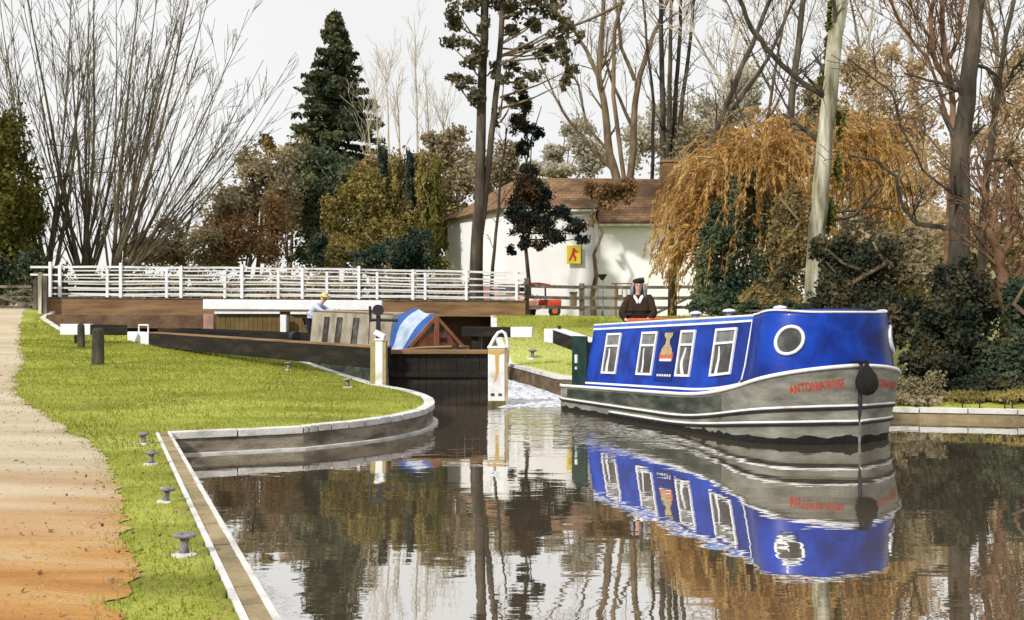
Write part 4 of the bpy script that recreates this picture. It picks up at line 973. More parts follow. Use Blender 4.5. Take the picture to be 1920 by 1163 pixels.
def house():
    z0 = 1.2; o = Vector((3, 46, z0)); r = empty('white_house', o, label='white rendered house with a brown hipped roof behind the fence', cat='house')
    a = P(838, 400, 51); b = P(945, 383, 46); c = P(1117, 390, 46); ze = 6.75
    aL = Vector((a.x, 51.5)); bL = Vector((b.x, 46)); cL = Vector((c.x, 46)); dL = Vector((c.x, 54)); eL = Vector((a.x+1, 56))
    m = MB(); pl = [aL, bL, cL, dL, eL]
    vs = [(p.x, p.y, z0) for p in pl] + [(p.x, p.y, ze) for p in pl]; n = 5
    m.add(vs, [(i, (i+1) % n, n+(i+1) % n, n+i) for i in range(n)]); m.build('wall', M['house_white'], r, origin=o)
    # lower right wing, set slightly forward
    fx0, fx1 = c.x-.05, c.x+9.5; zw = EYE+(HZ-419)*45.4/F
    m = MB(); m.box(((fx0+fx1)/2, 45.4+4, (z0+zw)/2), (fx1-fx0, 8, zw-z0)); m.build('wall', M['house_white'], r, origin=o)
    rf = MB(); r1 = P(972, 338, 49.5); r2 = P(1250, 345, 49.5); r2.x = fx1-2
    ov = .25; A = Vector((aL.x-ov, aL.y, ze-.05)); Bq = Vector((bL.x-ov, bL.y-ov, ze-.06)); Cq = Vector((cL.x+.1, cL.y-ov, ze-.06))
    D = Vector((fx0+.1, 45.4-ov, zw-.04)); Eq = Vector((fx1+ov, 45.4-ov, zw-.04)); G = Vector((fx1+ov, 54, zw)); H = Vector((aL.x, 56, ze))
    rr = Vector((Cq.x, r1.y, r1.z)); t = .10
    def sheet(pts):
        nrm = (pts[1]-pts[0]).cross(pts[2]-pts[0]).normalized(); nrm = nrm if nrm.z > 0 else -nrm
        k = len(pts); vs = [p for p in pts]+[p+nrm*t for p in pts]
        rf.add(vs, [tuple(range(k))[::-1], tuple(range(k, 2*k))]+[(i, (i+1) % k, k+(i+1) % k, k+i) for i in range(k)])
    sheet([A, Bq, r1]); sheet([Bq, Cq, rr, r1]); r2b = Vector((r2.x, r1.y, r1.z-.1)); sheet([D, Eq, r2b, rr+Vector((.01, .0, -.0))]); sheet([Eq, G, r2b]); sheet([A, r1, H]); sheet([r1, r2b, G, H])
    rf.add([Cq, rr, D], [(0, 1, 2)])
    ro = rf.build('roof', M['roof'], r, origin=o)
    ch = MB(); cc = P(1256, 340, 48.2); ch.box((cc.x, 48.2, 7.6), (.78, .7, 3.4)); ch.box((cc.x, 48.2, 9.25), (.9, .82, .14)); cho = ch.build('chimney', M['roof'], ro, origin=o)
    cho.parent = ro
    MB().tube([Vector((c.x+.02, 45.3, z0)), Vector((c.x+.02, 45.3, 6.1))], .05, 6).build('downpipe', M['stone_pale'], r, origin=o)
    MB().beam(Vector((b.x, 45.66, 6.66)), Vector((c.x, 45.66, 6.66)), .11, .09).build('gutter', M['stone_pale'], ro, origin=o)
    MB().beam(Vector((fx0, 45.08, zw-.10)), Vector((fx1, 45.08, zw-.10)), .11, .09).build('gutter', M['stone_pale'], ro, origin=o)
    # gable side window hidden mostly by trees, small meter box
    return r
house()
sg = P(1076, 477.5, 45.8); so = empty('wall_sign', sg, label='yellow sign with a red running figure shape on the white house', cat='sign')
MB().box((0, 0, 0), (.64, .06, .82)).build('board', M['yellow'], so, bevel=.008)
fig = [(-.04, .30), (.05, .30), (.07, .20), (.20, .14), (.20, .07), (.06, .10), (.04, .0), (.12, -.14), (.10, -.30), (.03, -.30), (.02, -.15), (-.04, -.08), (-.12, -.22), (-.18, -.30), (-.24, -.26), (-.16, -.10), (-.10, .04), (-.08, .18)]
MB().add([(x, -.034, z) for x, z in fig], [tuple(range(len(fig)))[::-1]]).build('emblem', M['red'], so)
MB().box((.345, .02, -.02), (.03, .07, .84)).build('sign_edge', M['black_iron'], so)
o = P(1075, 562, 45.2); mbx = empty('wall_box', o, label='small brown wooden box fixed low on the white house wall', cat='box')
MB().box((0, 0, 0), (.30, .25, .58)).build('casing', M['tan'], mbx, bevel=.01); MB().box((0, -.03, .31), (.36, .34, .05)).build('lid', M['timber_grey'], mbx, bevel=.008)

# ------------------------------------------------------------ fences, gates and posts behind the locks
def rail_fence():
    o = Vector((P(987, 595, 38.6).x, 38.6, 1.87)); r = empty('post_and_rail_fence', o, label='dark wooden post and rail fence in front of the white house', cat='fence')
    line = [(987, 594, 38.6), (1091, 596, 38.9), (1203, 598, 39.2), (1265, 599, 39.3), (1340, 600, 39.4), (1420, 600, 39.4)]
    pts = []
    for px, py, d in line:
        p = P(px, py, d); g = gz(p.x, p.y); pts.append(Vector((p.x, d, g)))
    for i, p in enumerate(pts):
        h = 1.42 if i == 0 else 1.26 if i < 2 else 1.15 if i != 2 else 1.5
        MB().box((p.x, p.y, p.z-.1+h/2), (.20 if i < 3 else .12, .16, h+.2)).build('fence_post', M['timber_grey'], r, origin=o, bevel=.015)
    for k, z in enumerate((1.12, .70, .33)):
        f = MB()
        for a, b in zip(pts[:-1], pts[1:]): f.beam(a+Vector((0, -.10, z)), b+Vector((0, -.10, z-.02)), .045, .12)
        f.build('fence_rail', M['timber_grey'], r, origin=o)
    MB().beam(pts[2]+Vector((.5, -.2, .1)), pts[4]+Vector((0, -.2, 1.2)), .05, .10).build('brace', M['timber_grey'], r, origin=o)
rail_fence()
def field_gate():
    a = P(-60, 572, 35.5); b = P(66, 572, 35.6); o = Vector((b.x, b.y, gz(b.x, b.y))); r = empty('field_gate', o, label='wooden field gate with crossed braces at the end of the towpath', cat='gate')
    z = [.12, .5, .85]; ax = Vector((a.x, a.y, o.z)); bx = Vector((b.x-.12, b.y, o.z))
    for q in (.10, .82): MB().beam(ax+Vector((0, 0, q)), bx+Vector((0, 0, q)), .05, .09).build('gate_bar', M['timber_grey'], r, origin=o)
    MB().beam(ax+Vector((0, 0, .46)), bx+Vector((0, 0, .46)), .04, .06).build('gate_bar', M['timber_grey'], r, origin=o)
    mid = ax.lerp(bx, .48)
    for p, q in ((ax, bx), (bx, ax)):
        MB().beam(p+Vector((0, .04 if p is ax else -.05, .12)), q+Vector((0, .04 if p is ax else -.05, .80)), .04, .085).build('brace', M['timber_grey'], r, origin=o)
field_gate()
for px, h, m_, lb in ((67, 1.05, 'timber_grey', 'short grey gate post against the field gate'), (76, 1.36, 'bark_pale', 'pale middle post at the left end of the swing bridge'), (86, 1.25, 'timber_grey', 'dark post touching the left end of the bridge railing')):
    p = P(px, 580, 34.6 if px != 67 else 35.2); g = gz(p.x, p.y)
    q = MB(); q.box((0, 0, h/2-.1), (.13, .14, h+.2)); q.box((0, 0, h+.015), (.10, .11, .03)); ob = q.build('gate_post', M[m_], bevel=.015); ob.location = (p.x, p.y, g)
    tag(ob, lb, 'post', 'posts at the left end of the bridge')
# lamp
o = P(1129, 596, 40.2); o.z = gz(o.x, o.y); lp = empty('lamp_post', o, label='grey lamp post with a bowl shaped top in front of the house', cat='lamp post')
MB().lathe([(.07, -.1), (.06, .1), (.05, 1.45)], n=12).build('pole', M['iron_grey'], lp, smooth=True)
MB().lathe([(.05, 1.43), (.10, 1.5), (.19, 1.62), (.20, 1.66), (.15, 1.665), (.0, 1.60)], n=16).build('bowl', M['black_iron'], lp, smooth=True)
# notice frame by the fence
o = P(1170, 598, 40.6); o.z = gz(o.x, o.y); nf = empty('notice_board', o, label='brown framed notice board with white papers behind the fence', cat='notice board')
for x in (-.33, .33): MB().box((x, 0, .62), (.09, .08, 1.3)).build('post', M['timber_brown'], nf, bevel=.008)
MB().box((0, 0, 1.30), (1.0, .12, .05)).build('top_bar', M['wood_red'], nf, bevel=.005); MB().box((0, .01, .95), (.56, .03, .5)).build('board', M['timber_grey'], nf)
for x, z, w, h in ((-.16, 1.0, .14, .30), (.02, .95, .15, .36), (.18, 1.0, .11, .28)): MB().box((x, -.014, z), (w, .012, h)).build('paper', M['curtain'], nf)
MB().box((0, .01, .45), (.56, .03, .3)).build('lower_panel', M['stone_pale'], nf)

# ------------------------------------------------------------ vehicles behind the bridge
def tractor():
    o = P(1012, 598, 42.5); o.z = gz(o.x, o.y); r = empty('garden_tractor', o, math.pi*0, 'small red tractor with a red canopy behind the wooden fence', 'tractor')
    b = MB(); b.grid([[(x, y*w, z) for y, z in ((-.30, .35), (-.30, .62), (-.2, .72), (.2, .72), (.30, .62), (.30, .35))] for x, w in ((-.05, 1), (.4, .95), (.78, .85), (.9, .6))]); b.f.append(tuple(range(len(b.v)-6, len(b.v))))
    b.build('bonnet', M['red'], r, bevel=.02)
    MB().box((-.35, 0, .42), (.75, .62, .22)).build('body', M['orange'], r, bevel=.04)
    MB().box((-.42, 0, .74), (.32, .42, .40)).build('seat', M['rubber'], r, bevel=.05)
    for x, y in ((-.62, -.32), (-.62, .32), (.25, -.32), (.25, .32)): MB().beam((x, y, .5), (x*.92, y, 1.27), .05, .05).build('canopy_post', M['black_iron'], r)
    c = MB(); c.grid([[(x, y, 1.30+.08*(1-((x+.2)/.62)**2)-.03*abs(y)) for y in (-.42, -.2, 0, .2, .42)] for x in np.linspace(-.78, .42, 9)]); k = c.build('canopy', M['red'], r, smooth=True); k.modifiers.new('solid', 'SOLIDIFY').thickness = .06
    MB().tube([(.05, 0, .7), (-.12, 0, .92)], .02, 6).build('steering_column', M['black_iron'], r)
    for x, rd, w in ((-.5, .36, .2), (.62, .24, .14)):
        for y in (-.40, .40):
            t = MB().tube([(x, y-w/2, rd), (x, y+w/2, rd)], rd, 20).build('wheel', M['rubber'], r); MB().tube([(x, y-w/2-.01, rd), (x, y+w/2+.01, rd)], rd*.5, 14).build('rim', M['orange'], t)
tractor()
def car_shell(r, L, W_, prof, m_, nm='body'):
    """side profile lofted across the width with tumblehome"""
    b = MB(); rows = []
    for y, k in ((-W_/2, .0), (-W_/2*.97, .5), (-W_/2*.80, 1), (W_/2*.80, 1), (W_/2*.97, .5), (W_/2, 0)):
        rows.append([(x, y if z > .0 else y, z0+(z-z0)*(.86+.14*min(1, k*2)) if z > .9 else z) for x, z in prof for z0 in (.3,)])
    b.grid(rows, True); n = len(prof); b.f.append(tuple(range(n))); q = len(b.v)-n; b.f.append(tuple(range(len(b.v)-1, q-1, -1)))
    return b.build(nm, m_, r, bevel=.03)
def road_car(px, d, rz, m_, lb, van=False):
    p = P(px, 598, d); o = Vector((p.x, p.y, gz(p.x, p.y))); r = empty('parked_van' if van else 'parked_car', o, rz, lb, 'van' if van else 'car')
    if van: r.scale = (.82, .82, .82)
    if van: prof = [(-1.9, .3), (1.9, .3), (1.95, .75), (1.75, 1.0), (1.25, 1.15), (.75, 1.62), (.4, 1.72), (-1.6, 1.74), (-1.9, 1.6), (-1.95, .8)]
    else: prof = [(-1.8, .3), (1.8, .3), (1.85, .65), (1.6, .85), (.9, .93), (.35, 1.38), (-.9, 1.42), (-1.4, 1.32), (-1.8, .9)]
    car_shell(r, 3.8, 1.6, prof, m_)
    top = 1.66 if van else 1.34
    MB().add([(1.24 if van else .86, -.62, 1.14 if van else .93), (1.24 if van else .86, .62, 1.14 if van else .93), (.80 if van else .40, .55, top), (.80 if van else .40, -.55, top)], [(0, 1, 2, 3)]).build('windscreen', M['glass'], r).location = (.035, 0, .02)
    for s in (-1, 1):
        w = MB()
        for a, b in (((-.1, .62), ) if van else ((-.95, -.25), (-.15, .45))): w.add([(a, s*.79, 1.0), (b+.1, s*.79, 1.0), (b-.08, s*.74, 1.32), (a+.05, s*.74, 1.32)], [(0, 1, 2, 3)])
        w.build('side_window', M['glass'], r)
        for x in (-1.2, 1.2):
            t = MB().tube([(x, s*.62, .3), (x, s*.81, .3)], .3, 20).build('wheel', M['rubber'], r); MB().tube([(x, s*.62, .3), (x, s*.82, .3)], .17, 14).build('rim', M['iron_grey'], t)
        MB().ball(((1.9 if van else 1.8), s*.55, .68), .1, 10, 6, (.4, 1.4, .8)).build('headlight', M['curtain'], r, smooth=True)
road_car(664, 45, R(-80), M['curtain'], 'white van parked beyond the bridge railings in front of the trees', True)
road_car(952, 43.0, R(-75), M['pink_red'], 'faded red car half hidden behind the right end of the bridge railings')

# ------------------------------------------------------------ trees
def rnd_perp(t, rng):
    v = Vector((rng.gauss(0, 1), rng.gauss(0, 1), rng.gauss(0, 1))); v -= t*v.dot(t); return v.normalized() if v.length > 1e-6 else t.orthogonal()
def grow(mb, p, d, L, r, lvl, rng, up=.15, kids=5, wig=.10, ang=(25, 50), tip=.25, minr=.008, seg=None, ratio=.5):
    n = seg or (6 if lvl >= 1 else 4); pts = [p.copy()]; rad = [r]; dd = d.normalized()
    for i in range(n):
        dd = (dd + rnd_perp(dd, rng)*wig*rng.uniform(.3, 1) + Vector((0, 0, up*.3))).normalized(); pts.append(pts[-1]+dd*L/n); rad.append(max(minr, r*(1-(1-tip)*(i+1)/n)))
    mb.tube(pts, rad, 6 if r > .05 else 4 if r > .018 else 3, cap=False)
    if lvl > 0:
        for k in range(kids):
            t = rng.uniform(.22, .97); i = min(n-1, int(t*n)); q = pts[i].lerp(pts[i+1], t*n-i); tt = (pts[i+1]-pts[i]).normalized(); a = R(rng.uniform(*ang))
            nd = tt*cos(a)+rnd_perp(tt, rng)*sin(a); nd.z += up
            grow(mb, q, nd, L*rng.uniform(.35, .6)*(1.15-t*.5)*(ratio/.5), max(minr, rad[i]*.5), lvl-1, rng, up, max(2, int(kids*.7)), wig*1.2, ang, tip, minr, None, ratio)
    return pts
def px_path(path, d, jit, rng, base=None):
    """rough limb line given as picture points at a distance, with its own wander in depth"""
    dz = 0; out = []
    for i, (x, y) in enumerate(path):
        if i: dz += rng.uniform(-jit, jit)
        out.append(P(x, y, d+dz))
    # subdivide with slight wobble
    r = []
    for a, b in zip(out[:-1], out[1:]):
        for k in range(3):
            q = a.lerp(b, k/3); q += Vector((rng.uniform(-.03, .03), rng.uniform(-.03, .03), 0))*(k > 0); r.append(q)
    return r+[out[-1]]
def limb_tree(name, label, paths, d, m_, twig_m=None, seed=1, jit=.5, kids=7, lvl=1, tl=1.6, up=.12, group=None, cat='tree', minr=.010, ang=(25, 55)):
    """trunk + limbs; paths = [(points, r0, r1)], the first is the trunk, the rest are limbs"""
    rng = random.Random(seed); p0 = paths[0][0][0]; b = P(p0[0], p0[1], d); g = gz(b.x, b.y); o = Vector((b.x, b.y, g)); r = empty(name, o, label=label, cat=cat, group=group)
    tk = MB(); cr = MB()
    for j, (pp, r0, r1) in enumerate(paths):
        L = px_path(pp, d, jit, rng)
        if j == 0 and L[0].z > g: L = [Vector((L[0].x+(L[0].x-L[1].x)*.2, L[0].y, g-.15))] + L
        n = len(L); rad = [r0+(r1-r0)*i/(n-1) for i in range(n)]
        if j == 0: rad[0] *= 1.25
        (tk if j == 0 else cr).tube(L, rad, 8 if r0 > .06 else 5)
        for k in range(kids):
            t = rng.uniform(.15 if j else .35, 1); i = min(n-2, int(t*(n-1))); tt = (L[i+1]-L[i]).normalized(); a = R(rng.uniform(*ang)); nd = tt*cos(a)+rnd_perp(tt, rng)*sin(a)
            grow(cr, L[i], nd, tl*rng.uniform(.6, 1.4), max(minr, rad[i]*.38), lvl, rng, up, 4, .16, minr=minr)
    tk.build('trunk', m_, r, origin=o, smooth=True); cr.build('crown', twig_m or m_, r, origin=o); return r

# three coppiced willows, fans of long straight rods
def coppice(px, d, seed, n, fan, label, extra=()):
    rng = random.Random(seed); b = P(px, 500, d); g = gz(b.x, b.y); o = Vector((b.x, b.y, g)); r = empty('coppiced_willow', o, label=label, cat='tree', group='coppiced trees behind the bridge')
    st_ = MB(); st_.tube([o+Vector((0, 0, -.2)), o+Vector((.02, 0, .5)), o+Vector((0, 0, 1.1)), o+Vector((0, 0, 1.5))], [.55, .45, .42, .3], 12); st_.build('trunk', M['bark_dark'], r, origin=o, smooth=True)
    cr = MB()
    for i in range(n):
        a0, a1 = fan; a = R(a0+(a1-a0)*(i+.5)/n+rng.uniform(-4, 4)); dep = rng.uniform(-.35, .35)
        base = o+Vector((rng.uniform(-.35, .35), rng.uniform(-.3, .3), 1.0+rng.uniform(-.3, .4)))
        dr = Vector((sin(a), dep*.6, cos(a))).normalized(); L = rng.uniform(10, 15.5)*(1-.25*abs(sin(a))); r0 = rng.choice((.10, .075, .055, .05, .04))
        pts = [base]; dd = dr.copy(); rad = [r0]; k = 12
        for j in range(k):
            dd = (dd+Vector((0, 0, .035 if abs(sin(a)) > .25 else 0))+Vector((rng.uniform(-.035, .035), rng.uniform(-.03, .03), 0))).normalized(); pts.append(pts[-1]+dd*L/k); rad.append(max(.012, r0*(1-.86*(j+1)/k)))
        cr.tube(pts, rad, 5, cap=False)
        for q in range(rng.randint(7, 12)):
            t = rng.uniform(.12, .98); j = min(k-1, int(t*k)); tt = (pts[j+1]-pts[j]).normalized(); an = R(rng.uniform(12, 38)); nd = tt*cos(an)+rnd_perp(tt, rng)*sin(an); nd.z += .1
            grow(cr, pts[j], nd, rng.uniform(1.2, 3.8)*(1.1-.5*t), max(.011, rad[j]*.38), 1, rng, .05, 4, .05, (12, 35), .3, .010)
    for (pts_) in extra:
        L = px_path(pts_, d, .3, rng); cr.tube(L, [.03-.015*i/(len(L)-1) for i in range(len(L))], 5)
    cr.build('crown', M['bark_coppice'], r, origin=o); return r
coppice(88, 44, 21, 20, (-42, 14), 'leftmost bare coppiced tree fanning up behind the bridge')
coppice(163, 45, 22, 22, (-24, 26), 'middle bare coppiced tree with upright rods behind the bridge', extra=[[(85, 270), (130, 275), (200, 240), (260, 205)], [(80, 360), (130, 330), (180, 300), (250, 290)]])
coppice(216, 43.5, 23, 26, (-6, 52), 'rightmost bare coppiced tree leaning out to the right behind the bridge', extra=[[(85, 335), (150, 325), (230, 322), (300, 320)], [(215, 480), (262, 440), (330, 395), (400, 350)]])

def clumps_px(lst, depth=.9):
    """[(px,py,r_px_x,r_px_y,d)] -> ellipsoids"""
    out = []
    for px, py, rx, ry, d in lst:
        c = P(px, py, d); out.append((c.x, c.y, c.z, rx*d/F, max(rx, ry)*d/F*depth, ry*d/F))
    return out
def leafy(name, label, lst, n, size, m_, seed, cat='tree', trunk=None, gap=.35, group=None, trunk_m=None, up=0., aspect=1.5, gs=1.2, shell=.5, rt=.16, droop=None, nlimb=7, lo=.2):
    size *= .72; n = int(n*1.75)
    C_ = clumps_px(lst); xs_ = sum(c[0] for c in C_)/len(C_); ys_ = sum(c[1] for c in C_)/len(C_)
    if trunk: xs_ = P(trunk, 0, ys_).x
    g = gz(xs_, ys_); o = Vector((xs_, ys_, g)); r = empty(name, o, label=label, cat=cat, group=group)
    zt = max(c[2]+c[5] for c in C_); rng = random.Random(seed); zb = min(c[2]-c[5] for c in C_)
    L = [Vector((o.x+rng.uniform(-.1, .1)*k, o.y, g-.1+(zt-g)*.92*k/6)) for k in range(7)]
    MB().tube(L, [rt*(1-.85*k/6) for k in range(7)], 8).build('trunk' if cat == 'tree' else 'stem', trunk_m or M['bark_brown'], r, origin=o, smooth=True)
    lm = MB()
    for k in range(min(nlimb*2, len(C_)*2)):
        c = C_[k % len(C_)]; e = Vector((c[0]+rng.uniform(-.5, .5)*c[3], c[1]+rng.uniform(-.5, .5)*c[4], c[2]+rng.uniform(-.3, .6)*c[5])); z0 = min(e.z-.2, g+(zt-g)*rng.uniform(lo, .8)); z0 = max(z0, g+.2)
        s = Vector((o.x, o.y, z0)); mid = s.lerp(e, .5)+Vector((0, 0, -.1)); lm.tube([s, mid, e], [rt*.35, rt*.25, .02], 5)
    lm.build('limbs', trunk_m or (M['bark_dark'] if m_ in (Lf['black_green'], Lf['green_dark'], Lf['teal'], Lf['thicket'], Lf['greybrown']) else M['bark_brown']), r, origin=o)
    pts = clump_points(C_, n, seed, gap, gs, shell); pts = pts[pts[:, 2] > g-.05]
    leaves_mesh('crown', pts, size, m_, r, origin=o, aspect=aspect, up=up, seed=seed, droop=droop); return r

Lf = {}
Lf['olive'] = leafmat('leaf_olive', [(.03, .036, .008), (.11, .11, .022), (.23, .21, .05)], .5)
Lf['brown'] = leafmat('leaf_brown', [(.08, .055, .03), (.19, .13, .07), (.30, .21, .12)], .6)
Lf['greybrown'] = leafmat('leaf_greybrown', [(0.156, 0.143, 0.085), (0.364, 0.299, 0.182), (0.546, 0.455, 0.312)], .7, .35)
Lf['rust'] = leafmat('leaf_rust', [(0.13, 0.085, 0.039), (0.312, 0.189, 0.091), (0.442, 0.286, 0.156)], .6)
Lf['thicket'] = leafmat('leaf_thicket', [(0.068, 0.074, 0.041), (0.23, 0.176, 0.074), (0.432, 0.297, 0.121)], .8, .3)
Lf['green_dark'] = leafmat('leaf_green_dark', [(0.019, 0.043, 0.03), (0.081, 0.108, 0.061), (0.257, 0.243, 0.121)], .8)
Lf['teal'] = leafmat('leaf_teal', [(.012, .032, .030), (.045, .072, .055), (.17, .16, .08)], 1.0)
Lf['gold'] = leafmat('leaf_gold', [(0.091, 0.098, 0.033), (0.26, 0.215, 0.065), (0.442, 0.338, 0.117)], .6)
Lf['spruce'] = leafmat('leaf_spruce', [(.02, .036, .022), (.075, .095, .05), (.20, .18, .10)], .7, .25)
Lf['pine'] = leafmat('leaf_pine', [(0.037, 0.056, 0.048), (0.138, 0.125, 0.075), (0.3, 0.25, 0.163)], .9)
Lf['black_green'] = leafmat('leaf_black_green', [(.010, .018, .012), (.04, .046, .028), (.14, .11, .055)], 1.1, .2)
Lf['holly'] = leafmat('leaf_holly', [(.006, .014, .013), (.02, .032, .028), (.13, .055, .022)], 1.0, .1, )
Lf['tan'] = leafmat('leaf_tan', [(.34, .25, .14), (.54, .41, .26), (.66, .53, .37)], .35, .45)
Lf['pale'] = leafmat('leaf_pale', [(.34, .33, .25), (.54, .50, .40), (.66, .62, .52)], .5, .45)
Lf['ochre'] = leafmat('leaf_ochre', [(.27, .14, .04), (.50, .29, .095), (.70, .54, .28)], 1.3, .4)

leafy('evergreen_bush', 'tall olive green bush at the far left edge', [(10, 300, 42, 90, 41), (-20, 400, 70, 100, 41), (35, 400, 36, 110, 41), (20, 490, 50, 60, 40.5), (0, 250, 20, 40, 41), (-60, 320, 60, 130, 42)], 14000, .16, Lf['olive'], 31, 'bush', gap=.15)
leafy('evergreen_bush', 'dark bushes beside the field gate at the far left', [(20, 520, 60, 45, 39), (60, 500, 34, 40, 39.5), (-50, 520, 50, 50, 39)], 5000, .13, Lf['green_dark'], 32, 'bush', gap=.15)
leafy('brown_bush', 'low brown scrub to the right of the coppiced trees', [(260, 470, 50, 32, 48), (320, 455, 50, 42, 48.5), (375, 460, 45, 40, 48), (420, 400, 30, 50, 49)], 7000, .14, Lf['greybrown'], 33, 'bush')
leafy('small_tree', 'grey brown tree left of the spruce with rusty base', [(440, 400, 50, 60, 52), (480, 330, 45, 55, 52), (470, 290, 25, 30, 52), (520, 370, 45, 70, 52), (430, 460, 60, 50, 51), (540, 300, 30, 30, 52)], 8500, .17, Lf['greybrown'], 34, gap=.4)
leafy('small_tree', 'upright brown tree with feathery top between the spruce and the scrub', [(560, 290, 26, 40, 60), (545, 340, 34, 50, 60), (575, 400, 40, 70, 60), (520, 300, 20, 26, 60), (500, 270, 16, 22, 60)], 6000, .16, Lf['thicket'], 134, gap=.35)
leafy('rust_bush', 'rust brown bush below the grey brown tree', [(455, 440, 55, 50, 49), (510, 430, 40, 70, 49), (420, 470, 40, 35, 49)], 6000, .14, Lf['rust'], 35, 'bush')
leafy('evergreen_tree', 'dark green tree mass directly under the spruce', [(620, 320, 70, 50, 56), (590, 380, 60, 60, 55), (660, 360, 55, 60, 55), (560, 330, 30, 40, 56), (610, 450, 70, 60, 54)], 9000, .20, Lf['green_dark'], 36)
leafy('golden_bush', 'tall golden olive shrub in front of the dark tree mass', [(650, 420, 60, 70, 50), (690, 380, 50, 60, 50), (640, 470, 60, 40, 49), (725, 440, 50, 70, 49.5), (670, 340, 30, 30, 50)], 11000, .15, Lf['gold'], 37, 'bush', gap=.25)
for i, (px, top, w, mm, lb) in enumerate(((718, 272, 16, 'teal', 'blue green columnar conifer, leftmost of the row'), (745, 300, 15, 'gold', 'yellowish columnar conifer second in the row'), (768, 288, 14, 'teal', 'third columnar conifer of the row, blue green'), (792, 290, 16, 'gold', 'fourth columnar conifer of the row, olive'), (818, 300, 20, 'olive', 'widest dark olive conifer beside the house'))):
    leafy('columnar_conifer', lb, [(px, top+20+k*34, w*(.55+.11*k), 30, 51-i*.4) for k in range(6)], 3600, .13, Lf[mm], 40+i, 'tree', group='row of columnar conifers', gap=.12, rt=.1, droop=(0, 0, 1))
leafy('brown_tree', 'olive brown tree filling in behind the row of conifers', [(720, 350, 60, 60, 55), (780, 340, 50, 60, 55), (820, 400, 50, 70, 55), (760, 420, 60, 60, 54.5), (690, 310, 24, 30, 55)], 11000, .17, Lf['thicket'], 135, gap=.3)
leafy('dark_shrub', 'dark teal shrub just above the bridge railing', [(600, 470, 25, 30, 45), (740, 475, 45, 35, 45), (790, 465, 30, 45, 45.5), (700, 490, 40, 20, 45)], 6500, .12, Lf['teal'], 47, 'bush', gap=.1)
leafy('small_tree', 'brown crowned tree behind the conifer row', [(850, 250, 30, 28, 58), (830, 290, 32, 40, 58), (870, 320, 35, 60, 58), (850, 370, 35, 50, 57), (900, 340, 30, 60, 57), (800, 260, 16, 20, 58)], 6500, .19, Lf['greybrown'], 48, gap=.4)

def spruce():
    d = 78.; tip = P(627, 16, d); base = P(627, 520, d); g = 2.0; o = Vector((tip.x, d, g)); r = empty('spruce', o, label='tall dark pointed spruce standing above the other trees', cat='tree')
    H = tip.z-g; MB().tube([o, o+Vector((0, 0, H*.5)), o+Vector((0, 0, H))], [.42, .24, .03], 8).build('trunk', M['bark_dark'], r, origin=o)
    rng = np.random.default_rng(9); pts = []; br = MB(); rr = random.Random(4)
    z = H*.985
    while z > H*.36:
        t = (H-z)/H; Rz = .25+8.2*t**.85*(1.0 if t < .55 else .9)
        nb = 5+int(8*t)
        for k in range(nb):
            a = rr.uniform(0, 2*pi); L = Rz*rr.uniform(.6, 1.08); dirx, diry = cos(a), sin(a); dr = .10+.2*t
            p0 = Vector((0, 0, z)); p1 = Vector((dirx*L*.6, diry*L*.6, z-L*dr*.9)); p2 = Vector((dirx*L, diry*L, z-L*dr*.75+.12))
            br.tube([p0, p1, p2], [.05*(.5+t), .03, .012], 4)
            m_ = int(20+L*26); s = rng.uniform(.12, 1, m_)**.8
            q = np.outer(1-s, [0, 0, z]) + np.outer(s, [dirx*L, diry*L, z-L*dr*.85]); w = .10+.26*L*(1-s)*.55
            q[:, 0] += rng.normal(0, 1, m_)*w*abs(diry)*.9+rng.normal(0, .05, m_); q[:, 1] += rng.normal(0, 1, m_)*w*abs(dirx)*.9; q[:, 2] -= np.abs(rng.normal(0, .16, m_))
            pts.append(q)
        z -= .16+.50*t
    br.build('branches', M['bark_dark'], r)
    leaves_mesh('crown', np.concatenate(pts), .19, Lf['spruce'], r, origin=(0, 0, 0), aspect=2.2, seed=3)
spruce()

# thin pale bare saplings against the sky
for i, (px, top, seed) in enumerate(((778, 25, 1), (745, 150, 2), (725, 120, 3), (705, 170, 4), (800, 140, 5), (830, 190, 6), (690, 200, 7))):
    d = 64+i*1.3
    limb_tree('bare_sapling', ['tallest pale bare sapling right of the spruce', 'pale thin sapling with a slight kink left of the tallest one', 'straight pale sapling between the spruce and the kinked one', 'short pale sapling close to the spruce', 'pale sapling just right of the tallest one', 'low pale sapling above the brown crowned tree', 'very short pale sapling touching the spruce edge'][i],
              [([(px+6, 330), (px+3, (330+top)/2), (px-2, top)], .09, .02)], d, M['bark_thin'], seed=60+seed, jit=.1, kids=16, lvl=1, tl=2.2, up=.35, group='pale saplings beyond the trees', minr=.012, ang=(15, 35))

